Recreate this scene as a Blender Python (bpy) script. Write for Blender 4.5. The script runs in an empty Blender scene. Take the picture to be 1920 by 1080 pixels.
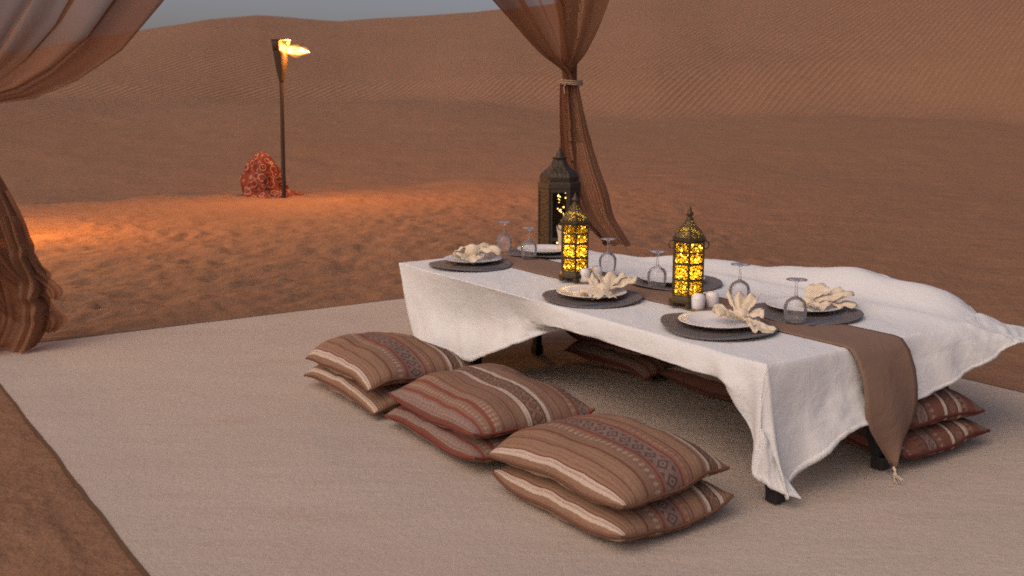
import bpy, bmesh, math, random
import numpy as np
from mathutils import Vector

random.seed(7)
rng = np.random.default_rng(11)
C = bpy.context.scene.collection
S = bpy.context.scene
rad = math.radians

# ------------------------------------------------------------------ camera, world, sun, exposure
CAM_H, FPX = 1.2, 1894.0
PITCH = math.atan(350 / FPX)
cd = bpy.data.cameras.new('camera')
cam = bpy.data.objects.new('camera', cd)
C.objects.link(cam)
cam.location = (0, 0, CAM_H)
cam.rotation_euler = (math.pi / 2 - PITCH, 0, 0)
cd.sensor_width = 36
cd.lens = 36 * FPX / 1920
cd.clip_start, cd.clip_end = 0.05, 2000
cd.dof.use_dof = True
cd.dof.focus_distance = 4.0
cd.dof.aperture_fstop = 6.3
S.camera = cam

SUN_EL, SUN_AZ = rad(44), rad(138)      # azimuth measured from +y towards -x: the glow lies behind on the left
W = bpy.data.worlds.new('World')
S.world = W
W.use_nodes = True
wn = W.node_tree
bg = wn.nodes['Background']
sky = wn.nodes.new('ShaderNodeTexSky')
sky.sky_type = 'NISHITA'
sky.sun_disc = False
sky.sun_elevation = SUN_EL
sky.sun_rotation = -SUN_AZ
sky.dust_density = 4.0
sky.ozone_density = 1.0
sky.air_density = 1.0
tint = wn.nodes.new('ShaderNodeMix')
tint.data_type = 'RGBA'
tint.blend_type = 'MULTIPLY'
tint.inputs[0].default_value = 1.0
tint.inputs[7].default_value = (1.0, 0.835, 0.88, 1)
wn.links.new(sky.outputs[0], tint.inputs[6])
wn.links.new(tint.outputs[2], bg.inputs[0])
bg.inputs[1].default_value = 0.125

sl = bpy.data.lights.new('sun', 'SUN')
sl.energy = 1.45
sl.angle = rad(75)
sl.color = (1.0, 0.88, 0.66)
so = bpy.data.objects.new('sun', sl)
C.objects.link(so)
sd = Vector((-math.sin(SUN_AZ) * math.cos(SUN_EL), math.cos(SUN_AZ) * math.cos(SUN_EL), math.sin(SUN_EL)))
so.rotation_euler = sd.to_track_quat('Z', 'Y').to_euler()

S.view_settings.view_transform = 'Standard'
S.view_settings.look = 'None'
S.view_settings.gamma = 1
S.view_settings.use_curve_mapping = False
S.view_settings.exposure = -0.25
S.render.engine = 'CYCLES'
S.cycles.filter_width = 1.8
S.cycles.use_denoising = False
S.cycles.max_bounces = 8
S.cycles.transparent_max_bounces = 24
S.cycles.caustics_reflective = False
S.cycles.caustics_refractive = False
S.cycles.sample_clamp_indirect = 2.0


# ------------------------------------------------------------------ helpers
def unproj(x, y, z):
    u, v = (x - 960) / FPX, (540 - y) / FPX
    r = Vector((u, math.cos(PITCH) + v * math.sin(PITCH), -math.sin(PITCH) + v * math.cos(PITCH)))
    t = (z - CAM_H) / r.z
    return Vector((0, 0, CAM_H)) + r * t


TH = rad(-55.9)
EA = Vector((math.cos(TH), math.sin(TH), 0))      # along the table
EB = Vector((-EA.y, EA.x, 0))                     # across the table
TA = Vector((-0.548, 4.856, 0))                   # table corner
TL, TW, TZ = 2.33, 0.98, 0.423


def T(s, t, z=0.0):
    return TA + EA * s + EB * t + Vector((0, 0, z))


def tag(o, label=None, cat=None, group=None, kind=None):
    if label: o['label'] = label
    if cat: o['category'] = cat
    if group: o['group'] = group
    if kind: o['kind'] = kind
    return o


def empty(name, loc, rz=0.0):
    o = bpy.data.objects.new(name, None)
    C.objects.link(o)
    o.empty_display_size = 0.1
    o.location = loc
    o.rotation_euler = (0, 0, rz)
    return o


def link_mesh(name, me, parent=None):
    o = bpy.data.objects.new(name, me)
    C.objects.link(o)
    if parent: o.parent = parent
    return o


def copy_tree(o, parent=None):
    c = o.copy()
    C.objects.link(c)
    c.parent = parent
    for ch in o.children:
        copy_tree(ch, c)
    return c


class MB:
    def __init__(self):
        self.v, self.f, self.uv, self.sm = [], [], {}, []

    def quad_grid(self, P, uv=None, smooth=True, closed_u=False):
        P = np.asarray(P, float)
        n, m = P.shape[:2]
        o = len(self.v)
        self.v += [tuple(q) for q in P.reshape(-1, 3)]
        for i in range(n - 1):
            for j in range(m if closed_u else m - 1):
                k = (j + 1) % m
                f = (o + i * m + j, o + i * m + k, o + (i + 1) * m + k, o + (i + 1) * m + j)
                if uv is not None:
                    self.uv[len(self.f)] = [tuple(uv[a][b]) for a, b in ((i, j), (i, k), (i + 1, k), (i + 1, j))]
                self.f.append(f)
                self.sm.append(smooth)

    def poly(self, pts, smooth=False):
        o = len(self.v)
        self.v += [tuple(p) for p in pts]
        self.f.append(tuple(range(o, o + len(pts))))
        self.sm.append(smooth)

    def lathe(self, prof, n=24, smooth=True, phase=0.0, cx=0, cy=0, cap=True):
        rows = [[(cx + r * math.cos(phase + 2 * math.pi * j / n), cy + r * math.sin(phase + 2 * math.pi * j / n), z)
                 for j in range(n)] for r, z in prof]
        self.quad_grid(rows, smooth=smooth, closed_u=True)
        if cap:
            if prof[0][0] > 1e-4: self.poly(rows[0][::-1])
            if prof[-1][0] > 1e-4: self.poly(rows[-1])

    def box(self, c, d, ax=None, ay=None, az=None):
        c = Vector(c)
        ax = Vector(ax) if ax is not None else Vector((1, 0, 0))
        ay = Vector(ay) if ay is not None else Vector((0, 1, 0))
        az = Vector(az) if az is not None else ax.cross(ay)
        o = len(self.v)
        for k in (-1, 1):
            for j in (-1, 1):
                for i in (-1, 1):
                    self.v.append(tuple(c + ax * (i * d[0] / 2) + ay * (j * d[1] / 2) + az * (k * d[2] / 2)))
        for f in ((0, 2, 3, 1), (4, 5, 7, 6), (0, 1, 5, 4), (2, 6, 7, 3), (0, 4, 6, 2), (1, 3, 7, 5)):
            self.f.append(tuple(o + q for q in f))
            self.sm.append(False)

    def tube(self, pts, r, n=8, cap=True):
        pts = [Vector(p) for p in pts]
        rr = r if hasattr(r, '__len__') else [r] * len(pts)
        rows = []
        up = Vector((0, 0, 1))
        for i, p in enumerate(pts):
            d = (pts[min(i + 1, len(pts) - 1)] - pts[max(i - 1, 0)]).normalized()
            if abs(d.dot(up)) > 0.95: up = Vector((1, 0, 0))
            x = d.cross(up).normalized()
            y = x.cross(d)
            rows.append([tuple(p + x * (rr[i] * math.cos(2 * math.pi * j / n)) + y * (rr[i] * math.sin(2 * math.pi * j / n)))
                         for j in range(n)])
        self.quad_grid(rows, closed_u=True)
        if cap:
            self.poly(rows[0][::-1])
            self.poly(rows[-1])

    def mesh(self, name, mat):
        me = bpy.data.meshes.new(name)
        me.from_pydata(self.v, [], self.f)
        me.polygons.foreach_set('use_smooth', self.sm)
        if self.uv:
            ul = me.uv_layers.new(name='UVMap')
            for p in me.polygons:
                q = self.uv.get(p.index)
                if q:
                    for li, c in zip(p.loop_indices, q):
                        ul.data[li].uv = c
        me.materials.append(mat)
        me.update()
        return me

    def build(self, name, mat, parent=None, weld=False, solid=0.0, subsurf=0, bevel=0.0):
        me = self.mesh(name, mat)
        if weld:
            b = bmesh.new()
            b.from_mesh(me)
            bmesh.ops.remove_doubles(b, verts=b.verts, dist=1e-4)
            bmesh.ops.recalc_face_normals(b, faces=b.faces)
            b.to_mesh(me)
            b.free()
        o = link_mesh(name, me, parent)
        if bevel:
            m = o.modifiers.new('bevel', 'BEVEL'); m.width = bevel; m.segments = 2; m.limit_method = 'ANGLE'
        if solid:
            m = o.modifiers.new('solid', 'SOLIDIFY'); m.thickness = solid; m.offset = 0
        if subsurf:
            m = o.modifiers.new('sub', 'SUBSURF'); m.levels = subsurf; m.render_levels = subsurf
        return o


def vnoise(x, y, seed=0):
    """smooth value noise on numpy arrays, -1..1"""
    r = np.random.default_rng(seed).random((256, 256)) * 2 - 1
    xi, yi = np.floor(x).astype(int), np.floor(y).astype(int)
    fx, fy = x - xi, y - yi
    fx, fy = fx * fx * (3 - 2 * fx), fy * fy * (3 - 2 * fy)
    a, b = r[xi & 255, yi & 255], r[(xi + 1) & 255, yi & 255]
    c, d = r[xi & 255, (yi + 1) & 255], r[(xi + 1) & 255, (yi + 1) & 255]
    return (a * (1 - fx) + b * fx) * (1 - fy) + (c * (1 - fx) + d * fx) * fy


def fbm(x, y, seed=0, octv=4):
    s, a = 0, 1.0
    for k in range(octv):
        s = s + a * vnoise(x * 2 ** k + 17.3 * k, y * 2 ** k + 5.1 * k, seed + k)
        a *= 0.5
    return s


def sstep(a, b, x):
    t = np.clip((x - a) / (b - a), 0, 1)
    return t * t * (3 - 2 * t)


# ------------------------------------------------------------------ material builder
class Mat:
    def __init__(self, name):
        self.m = bpy.data.materials.new(name)
        self.m.use_nodes = True
        self.t = self.m.node_tree
        self.t.nodes.clear()
        self.out = self.n('ShaderNodeOutputMaterial')

    def n(self, typ, **kw):
        nd = self.t.nodes.new(typ)
        for k, v in kw.items(): setattr(nd, k, v)
        return nd

    def l(self, a, b):
        self.t.links.new(a, b)

    def put(self, sock, v):
        if isinstance(v, bpy.types.NodeSocket): self.l(v, sock)
        elif isinstance(v, tuple) and len(v) == 3 and sock.type == 'RGBA': sock.default_value = (*v, 1)
        else: sock.default_value = v

    def math(self, op, a, b=0.0, c=None):
        nd = self.n('ShaderNodeMath', operation=op)
        self.put(nd.inputs[0], a); self.put(nd.inputs[1], b)
        if c is not None: self.put(nd.inputs[2], c)
        return nd.outputs[0]

    def mix(self, f, a, b, blend='MIX'):
        nd = self.n('ShaderNodeMix', data_type='RGBA', blend_type=blend)
        self.put(nd.inputs[0], f); self.put(nd.inputs[6], a); self.put(nd.inputs[7], b)
        return nd.outputs[2]

    def coord(self, which='Object'):
        return self.n('ShaderNodeTexCoord').outputs[which]

    def mapping(self, vec, scale=(1, 1, 1), rot=(0, 0, 0), loc=(0, 0, 0)):
        nd = self.n('ShaderNodeMapping')
        self.l(vec, nd.inputs[0])
        nd.inputs[1].default_value = loc; nd.inputs[2].default_value = rot; nd.inputs[3].default_value = scale
        return nd.outputs[0]

    def noise(self, vec, scale, detail=4, rough=0.55, dist=0.0):
        nd = self.n('ShaderNodeTexNoise')
        self.l(vec, nd.inputs['Vector'])
        nd.inputs['Scale'].default_value = scale; nd.inputs['Detail'].default_value = detail
        nd.inputs['Roughness'].default_value = rough; nd.inputs['Distortion'].default_value = dist
        return nd.outputs[0]

    def ramp(self, f, stops, interp='LINEAR'):
        nd = self.n('ShaderNodeValToRGB')
        cr = nd.color_ramp
        cr.interpolation = interp
        while len(cr.elements) < len(stops): cr.elements.new(1.0)
        for e, (p, c) in zip(cr.elements, stops):
            e.position = p
            e.color = (*c, 1) if len(c) == 3 else c
        self.put(nd.inputs[0], f)
        return nd.outputs[0]

    def bump(self, h, strength=0.5, dist=0.01, normal=None):
        nd = self.n('ShaderNodeBump')
        nd.inputs['Strength'].default_value = strength; nd.inputs['Distance'].default_value = dist
        self.l(h, nd.inputs['Height'])
        if normal is not None: self.l(normal, nd.inputs['Normal'])
        return nd.outputs[0]

    def bsdf(self, color, rough=0.8, metal=0.0, normal=None, spec=0.3, **kw):
        nd = self.n('ShaderNodeBsdfPrincipled')
        self.put(nd.inputs['Base Color'], color); self.put(nd.inputs['Roughness'], rough)
        self.put(nd.inputs['Metallic'], metal); self.put(nd.inputs['Specular IOR Level'], spec)
        for k, v in kw.items(): self.put(nd.inputs[k], v)
        if normal is not None: self.l(normal, nd.inputs['Normal'])
        return nd.outputs[0]

    def mixsh(self, f, a, b):
        nd = self.n('ShaderNodeMixShader')
        self.put(nd.inputs[0], f); self.l(a, nd.inputs[1]); self.l(b, nd.inputs[2])
        return nd.outputs[0]

    def done(self, sh, disp=None):
        self.l(sh, self.out.inputs[0])
        return self.m


def sep(M, vec):
    nd = M.n('ShaderNodeSeparateXYZ')
    M.l(vec, nd.inputs[0])
    return nd.outputs


def mat_sand():
    M = Mat('sand')
    co = M.coord('Object')
    x, y, z = sep(M, co)
    big = M.noise(co, 0.22, 3)
    mid = M.noise(co, 2.2, 5, 0.6)
    grain = M.noise(co, 220, 2)
    col = M.mix(big, (0.335, 0.186, 0.102), (0.375, 0.222, 0.130))
    col = M.mix(M.math('MULTIPLY', mid, 0.55), col, (0.24, 0.120, 0.072))
    col = M.mix(M.math('MULTIPLY', grain, 0.22), col, (0.44, 0.27, 0.17))
    sp1, sp2 = M.noise(co, 26, 4, .75), M.noise(co, 75, 2, .6)
    spk = M.n('ShaderNodeMapRange'); M.l(M.math('MULTIPLY_ADD', sp1, .6, M.math('MULTIPLY', sp2, .4)), spk.inputs[0]); spk.inputs[1].default_value = .36; spk.inputs[2].default_value = .64
    col = M.mix(M.math('MULTIPLY', spk.outputs[0], 0.34), col, (0.135, 0.066, 0.040))
    # wind ripples: long crests that run up the dune, growing with distance from the trodden camp
    far = M.n('ShaderNodeMapRange'); far.interpolation_type = 'SMOOTHSTEP'
    M.l(y, far.inputs[0]); far.inputs[1].default_value = 20; far.inputs[2].default_value = 29
    warp = M.noise(M.mapping(co, (1, 0.5, 1)), 0.16, 2, 0.45)
    xx = M.math('ADD', M.math('MULTIPLY_ADD', y, -0.72, x), M.math('MULTIPLY', M.math('MULTIPLY', x, M.math('SUBTRACT', M.math('MINIMUM', y, 56.0), 35.0)), -0.034))
    ph = M.math('MULTIPLY', M.math('ADD', xx, M.math('MULTIPLY', warp, 1.5)), 2 * math.pi / 0.28)
    rip = M.math('MULTIPLY_ADD', M.math('SINE', ph), 0.5, 0.5)
    rip = M.math('POWER', rip, 1.5)
    patch = M.noise(M.mapping(co, (0.6, 0.25, 0.3)), 0.35, 3)
    pm = M.n('ShaderNodeMapRange'); M.l(patch, pm.inputs[0]); pm.inputs[1].default_value = .35; pm.inputs[2].default_value = .6
    pm.inputs[3].default_value = .85
    fmask = M.math('MULTIPLY', far.outputs[0], pm.outputs[0])
    near_rip = M.noise(M.mapping(co, (1.0, 2.6, 1), rot=(0, 0, 0.25)), 1.6, 4, 0.55, 0.6)
    # ripple shading deepened in the colour: the troughs are painted darker
    col = M.mix(M.math('MULTIPLY', M.math('MULTIPLY', M.math('SUBTRACT', 1.0, rip), fmask), 0.55), col, (0.150, 0.076, 0.044))
    # sand of the flat is darker and browner than the dune
    col = M.mix(M.math('SUBTRACT', 1.0, far.outputs[0]), col, (0.76, 0.74, 0.73), 'MULTIPLY')
    h = M.math('MULTIPLY', M.math('MULTIPLY', rip, fmask), 0.046)
    h = M.math('ADD', h, M.math('MULTIPLY', near_rip, 0.036))
    h = M.math('ADD', h, M.math('MULTIPLY', mid, 0.03))
    h = M.math('ADD', h, M.math('MULTIPLY', M.noise(co, 14, 4, 0.65), 0.022))
    h = M.math('ADD', h, M.math('MULTIPLY', grain, 0.0012))
    nrm = M.bump(h, 0.9, 1.0)
    return M.done(M.bsdf(col, 0.95, normal=nrm, spec=0.1))


def mat_carpet():
    M = Mat('carpet_fibre')
    co = M.coord('Object')
    a = M.noise(M.mapping(co, (0.5, 1.4, 1)), 1.6, 5, 0.6)
    f = M.noise(co, 130, 3, .7)
    d = M.noise(M.mapping(co, (0.7, 2.2, 1)), 3.0, 5, 0.65)
    col = M.mix(a, (0.43, 0.36, 0.29), (0.54, 0.465, 0.385))
    col = M.mix(M.math('MULTIPLY', f, 0.38), col, (0.33, 0.26, 0.205))
    dm = M.n('ShaderNodeMapRange'); M.l(d, dm.inputs[0]); dm.inputs[1].default_value = .55; dm.inputs[2].default_value = .8
    col = M.mix(M.math('MULTIPLY', dm.outputs[0], 0.35), col, (0.37, 0.24, 0.16))
    g = M.noise(co, 42, 3, .7)
    gm = M.n('ShaderNodeMapRange'); M.l(g, gm.inputs[0]); gm.inputs[1].default_value = .4; gm.inputs[2].default_value = .64
    col = M.mix(M.math('MULTIPLY', gm.outputs[0], 0.13), col, (0.27, 0.21, 0.165))
    h = M.math('ADD', M.math('MULTIPLY', f, 0.003), M.math('MULTIPLY', a, 0.03))
    h = M.math('ADD', h, M.math('MULTIPLY', g, 0.004))
    h = M.math('ADD', h, M.math('MULTIPLY', d, 0.006))
    return M.done(M.bsdf(col, 0.95, normal=M.bump(h, 0.7, 1.0), spec=0.05))


def mat_cloth(name, ca, cb, weave=700, rough=0.85, trans=0.0):
    M = Mat(name)
    co = M.coord('Object')
    n1 = M.noise(co, 4, 4)
    n2 = M.noise(M.mapping(co, (1, 1, 1)), weave * 0.4, 2)
    col = M.mix(n1, ca, cb)
    h = M.math('ADD', M.math('MULTIPLY', n2, 0.0006), M.math('MULTIPLY', M.noise(M.mapping(co, (1, .45, 1), rot=(0, 0, .7)), 11, 5, 0.62, .5), 0.013))
    nrm = M.bump(h, 0.6, 1.0)
    sh = M.bsdf(col, rough, normal=nrm, spec=0.15)
    if trans:
        tr = M.n('ShaderNodeBsdfTranslucent'); M.put(tr.inputs[0], col)
        sh = M.mixsh(trans, sh, tr.outputs[0])
    return M.done(sh)


def mat_plain(name, col, rough=0.5, metal=0.0, nscale=30, namt=0.25, bump=0.002, spec=0.4, dark=0.6):
    M = Mat(name)
    co = M.coord('Object')
    n = M.noise(co, nscale, 4)
    c = M.mix(M.math('MULTIPLY', n, namt), col, tuple(q * dark for q in col))
    return M.done(M.bsdf(c, M.math('MULTIPLY_ADD', n, 0.2, rough - 0.1), metal, M.bump(n, 0.5, bump), spec))


def mat_sheer():
    M = Mat('sheer_fabric')
    co = M.coord('Object')
    n = M.noise(co, 5, 4)
    wv = M.noise(M.mapping(co, (1, 1, 0.15)), 60, 3)
    col = M.mix(n, (0.27, 0.14, 0.082), (0.34, 0.185, 0.112))
    col = M.mix(M.math('MULTIPLY', wv, 0.3), col, (0.15, 0.06, 0.03))
    df = M.n('ShaderNodeBsdfDiffuse'); M.put(df.inputs[0], col)
    tl = M.n('ShaderNodeBsdfTranslucent'); M.put(tl.inputs[0], col)
    body = M.mixsh(0.30, df.outputs[0], tl.outputs[0])
    tp = M.n('ShaderNodeBsdfTransparent')
    tp.inputs[0].default_value = (0.97, 0.90, 0.86, 1)
    lw = M.n('ShaderNodeLayerWeight'); lw.inputs[0].default_value = 0.5
    # threads of a voile overlap when seen along the cloth, so folds close up
    cov = M.math('MULTIPLY_ADD', lw.outputs[1], 0.40, 0.60)
    cov = M.math('MINIMUM', cov, 0.96)
    return M.done(M.mixsh(cov, tp.outputs[0], body))


def kilim(name, stops, motifs, seed=0.0):
    """woven stripe cloth; u runs across the stripes. stops: (u, colour), motifs: (u0, u1, colour, freq, kind)"""
    M = Mat(name)
    uv = M.coord('UV')
    ob = M.coord('Object')
    u, v, _ = sep(M, uv)
    wob = M.noise(M.mapping(uv, (1, 6, 1), loc=(seed, seed, 0)), 4, 3)
    uu = M.math('ADD', u, M.math('MULTIPLY', M.math('SUBTRACT', wob, 0.5), 0.004))
    col = M.ramp(uu, stops, 'CONSTANT')
    for (u0, u1, c, fr, kind) in motifs:
        x = M.math('DIVIDE', M.math('SUBTRACT', uu, u0), u1 - u0)
        inb = M.math('MULTIPLY', M.math('GREATER_THAN', x, 0.06), M.math('LESS_THAN', x, 0.94))
        ax = M.math('ABSOLUTE', M.math('SUBTRACT', x, 0.5))
        yy = M.math('FRACT', M.math('MULTIPLY', v, fr))
        ay = M.math('ABSOLUTE', M.math('SUBTRACT', yy, 0.5))
        d = M.math('ADD', ax, ay)
        if kind == 'ring':      # diamonds with a dot, crosses between
            a1 = M.math('MULTIPLY', M.math('GREATER_THAN', d, 0.24), M.math('LESS_THAN', d, 0.40))
            a2 = M.math('LESS_THAN', d, 0.10)
            a3 = M.math('GREATER_THAN', d, 0.72)
            k = M.math('MAXIMUM', M.math('MAXIMUM', a1, a2), a3)
        elif kind == 'dots':
            k = M.math('LESS_THAN', d, 0.34)
        else:                   # fine cross bars
            k = M.math('LESS_THAN', ay, 0.22)
        col = M.mix(M.math('MULTIPLY', M.math('MULTIPLY', k, inb), 0.85), col, c)
    # thin broken pick lines between the bands
    ln = M.math('LESS_THAN', M.math('FRACT', M.math('MULTIPLY_ADD', uu, 41.0, .3)), 0.20)
    br = M.math('GREATER_THAN', M.noise(M.mapping(uv, (14, 70, 1), loc=(seed, 1, 0)), 1.0, 2), .44)
    col = M.mix(M.math('MULTIPLY', M.math('MULTIPLY', ln, br), 0.55), col, (0.13, 0.042, 0.032))
    th = M.noise(M.mapping(uv, (30, 260, 1)), 1.0, 2)
    th2 = M.noise(M.mapping(uv, (200, 40, 1)), 1.0, 2)
    fs = M.noise(M.mapping(uv, (46, 0.7, 1), loc=(seed, 0, 0)), 1.0, 3, .7)
    fm = M.n('ShaderNodeMapRange'); M.l(fs, fm.inputs[0]); fm.inputs[1].default_value = .50; fm.inputs[2].default_value = .66
    col = M.mix(M.math('MULTIPLY', fm.outputs[0], 0.55), col, (0.12, 0.052, 0.038))
    col = M.mix(M.math('MULTIPLY', th, 0.45), col, (0.10, 0.055, 0.035))
    col = M.mix(M.math('MULTIPLY', th2, 0.20), col, (0.42, 0.30, 0.20))
    h = M.math('ADD', M.math('MULTIPLY', th, 0.0018), M.math('MULTIPLY', M.noise(ob, 12, 4, 0.6), 0.010))
    return M.done(M.bsdf(col, 0.92, normal=M.bump(h, 0.8, 1.0), spec=0.08))


TAN, TAN2, BRN, RED, CRM, LAV, DRK, MAR = ((0.285, 0.168, 0.105), (0.25, 0.146, 0.096), (0.145, 0.042, 0.031), (0.22, 0.034, 0.03),
                                          (0.62, 0.51, 0.41), (0.22, 0.155, 0.14), (0.035, 0.025, 0.022), (0.15, 0.045, 0.035))


def band(*items):
    return [(u, c) for u, c in items]


stA = band((0, TAN), (.04, CRM), (.083, BRN), (.092, TAN), (.165, BRN), (.175, TAN), (.25, BRN), (.262, TAN2), (.30, TAN2), (.375, RED),
           (.395, LAV), (.52, RED), (.54, TAN2), (.60, BRN), (.612, TAN), (.695, BRN), (.703, TAN), (.72, CRM), (.75, DRK), (.765, TAN2), (.82, DRK), (.832, CRM),
           (.86, TAN), (.895, BRN), (.905, TAN2), (.94, MAR), (.955, TAN2), (.975, RED))
moA = [(.30, .372, (0.46, 0.34, 0.26), 30, 'dots'), (.40, .515, DRK, 13, 'ring'), (.545, .60, (0.42, 0.2, 0.13), 30, 'dots'),
       (.762, .822, DRK, 16, 'ring'), (.957, .975, BRN, 30, 'dots')]
stB = band((0, MAR), (.03, LAV), (.10, RED), (.125, TAN2), (.19, RED), (.215, TAN2), (.27, BRN), (.28, TAN2), (.36, BRN), (.37, TAN2), (.44, CRM), (.47, DRK),
           (.48, TAN2), (.56, DRK), (.572, CRM), (.60, TAN2), (.68, BRN), (.69, TAN2), (.745, MAR), (.757, TAN2), (.80, RED), (.82, LAV), (.90, RED), (.92, TAN2), (.97, MAR))
moB = [(.03, .10, (0.36, 0.27, 0.22), 26, 'ring'), (.125, .19, (0.40, 0.27, 0.2), 32, 'dots'), (.215, .265, (0.40, 0.27, 0.2), 34, 'bars'), (.48, .562, DRK, 15, 'ring'),
       (.757, .80, (0.42, 0.28, 0.2), 30, 'dots'), (.822, .898, DRK, 14, 'ring'), (.92, .97, (0.4, 0.26, 0.2), 30, 'dots')]
stC = band((0, MAR), (.05, DRK), (.065, MAR), (.12, BRN), (.2, MAR), (.26, DRK), (.28, LAV), (.36, DRK), (.38, MAR), (.46, BRN), (.52, CRM), (.55, DRK), (.565, BRN), (.64, DRK),
           (.652, CRM), (.68, TAN2), (.74, MAR), (.76, BRN), (.82, MAR), (.84, LAV), (.92, MAR), (.96, DRK))
moC = [(.065, .12, (0.3, 0.2, 0.15), 30, 'dots'), (.20, .26, DRK, 30, 'bars'), (.285, .355, DRK, 14, 'ring'), (.382, .455, (0.3, 0.2, 0.16), 30, 'dots'),
       (.565, .642, (0.21, 0.15, 0.12), 15, 'ring'), (.845, .915, DRK, 14, 'ring'), (.68, .74, DRK, 30, 'dots')]
stD = band((0, MAR), (.10, CRM), (.2, BRN), (.24, MAR), (.34, BRN), (.37, CRM), (.43, BRN), (.5, TAN2), (.6, MAR), (.64, TAN2), (.75, CRM), (.8, BRN), (.9, TAN2))
moD = [(.24, .34, DRK, 30, 'bars'), (.5, .6, DRK, 14, 'ring')]

M_SAND = mat_sand()
M_CARPET = mat_carpet()
M_WHITE = mat_cloth('white_cotton', (0.78, 0.785, 0.755), (0.73, 0.735, 0.71), trans=0.12)
M_RUN = mat_cloth('taupe_linen', (0.24, 0.155, 0.11), (0.19, 0.12, 0.085))
M_NAP = mat_cloth('cream_linen', (0.80, 0.69, 0.52), (0.74, 0.62, 0.45), trans=0.15)
M_SHEER = mat_sheer()
M_POST = mat_cloth('brown_wrap', (0.20, 0.09, 0.045), (0.15, 0.065, 0.034))
M_CORD = mat_plain('cream_cord', (0.40, 0.29, 0.19), 0.8, spec=0.1)
M_BLACK = mat_plain('black_metal', (0.018, 0.017, 0.018), 0.5, 0.0)
M_WOOD = mat_plain('dark_plywood', (0.12, 0.075, 0.045), 0.7, 0.0)
M_BRASS = mat_plain('aged_brass', (0.105, 0.075, 0.038), 0.5, 0.55, 60, 0.5, 0.004, dark=0.3)
M_CHINA = mat_plain('cream_china', (0.80, 0.755, 0.67), 0.13, 0.0, 8, 0.08, 0.0005, 0.5, 0.9)
M_CERAM = mat_plain('white_ceramic', (0.74, 0.72, 0.70), 0.3, 0.0, 8, 0.08, 0.001, 0.5, 0.9)
M_STEEL = mat_plain('steel', (0.55, 0.53, 0.50), 0.28, 1.0, 20, 0.15, 0.0005)
M_TORCH = mat_plain('rusty_iron', (0.045, 0.028, 0.020), 0.75, 0.2, 40, 0.6, 0.006, dark=0.3)
K_A, K_B, K_C, K_D = kilim('kilim_tan', stA, moA), kilim('kilim_red', stB, moB, 3.0), kilim('kilim_maroon', stC, moC, 5.0), kilim('kilim_striped', stD, moD, 7.0)


def mat_mat():
    M = Mat('woven_vinyl')
    co = M.coord('Object')
    x, y, z = sep(M, co)
    r = M.math('SQRT', M.math('ADD', M.math('MULTIPLY', x, x), M.math('MULTIPLY', y, y)))
    an = M.math('ARCTAN2', y, x)
    w1 = M.math('SINE', M.math('MULTIPLY', r, 2 * math.pi / 0.009))
    w2 = M.math('SINE', M.math('MULTIPLY', an, 150))
    k = M.math('MULTIPLY_ADD', M.math('MULTIPLY', w1, w2), 0.5, 0.5)
    col = M.mix(k, (0.075, 0.064, 0.060), (0.21, 0.18, 0.168))
    return M.done(M.bsdf(col, 0.55, normal=M.bump(k, 0.7, 0.002), spec=0.35))


M_MAT = mat_mat()


def mat_pane():
    """amber glass behind pierced filigree, lit from within by the bulbs"""
    M = Mat('amber_filigree_glass')
    co = M.coord('Object')
    vo = M.n('ShaderNodeTexVoronoi'); vo.feature = 'DISTANCE_TO_EDGE'
    M.l(co, vo.inputs['Vector']); vo.inputs['Scale'].default_value = 85
    ns = M.noise(co, 70, 4, 0.65)
    tl = M.n('ShaderNodeBsdfTranslucent')
    M.put(tl.inputs[0], M.ramp(ns, [(.32, (0.14, 0.06, 0.004)), (.44, (0.85, 0.60, 0.08)), (.62, (1.0, 0.85, 0.22))]))
    tp = M.n('ShaderNodeBsdfTransparent'); tp.inputs[0].default_value = (1.0, 0.86, 0.42, 1)
    glass = M.mixsh(0.68, tl.outputs[0], tp.outputs[0])
    metal = M.bsdf((0.09, 0.055, 0.02), 0.5, 0.6)
    e = M.math('LESS_THAN', vo.outputs[0], 0.07)
    return M.done(M.mixsh(e, glass, metal))


def mat_pierced(col, hole, scale):
    M = Mat('pierced_brass')
    co = M.coord('Object')
    vo = M.n('ShaderNodeTexVoronoi')
    M.l(co, vo.inputs['Vector']); vo.inputs['Scale'].default_value = scale
    n = M.noise(co, 50, 4)
    b = M.bsdf(M.mix(n, col, tuple(q * .4 for q in col)), 0.5, 0.5, M.bump(vo.outputs[0], 0.8, 0.004))
    tl = M.n('ShaderNodeBsdfTranslucent'); tl.inputs[0].default_value = (1.0, 0.75, 0.12, 1)
    return M.done(M.mixsh(M.math('MULTIPLY', M.math('LESS_THAN', vo.outputs[0], 0.42), hole), b, tl.outputs[0]))


M_PANE = mat_pane()
M_PIERCE = mat_pierced((0.17, 0.115, 0.055), 0.55, 90)
M_PIERCE_D = mat_pierced((0.085, 0.066, 0.044), 0.0, 55)
M_BRASS_D = mat_plain('dark_bronze', (0.075, 0.058, 0.038), 0.55, 0.5, 50, 0.5, 0.004, dark=0.35)


def mat_emit(name, col, st):
    M = Mat(name)
    e = M.n('ShaderNodeEmission'); M.put(e.inputs[0], col); e.inputs[1].default_value = st
    m = M.done(e.outputs[0])
    m.cycles.emission_sampling = 'NONE'
    return m


M_BULB = mat_emit('warm_bulb', (1.0, 0.74, 0.30), 13.0)


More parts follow.
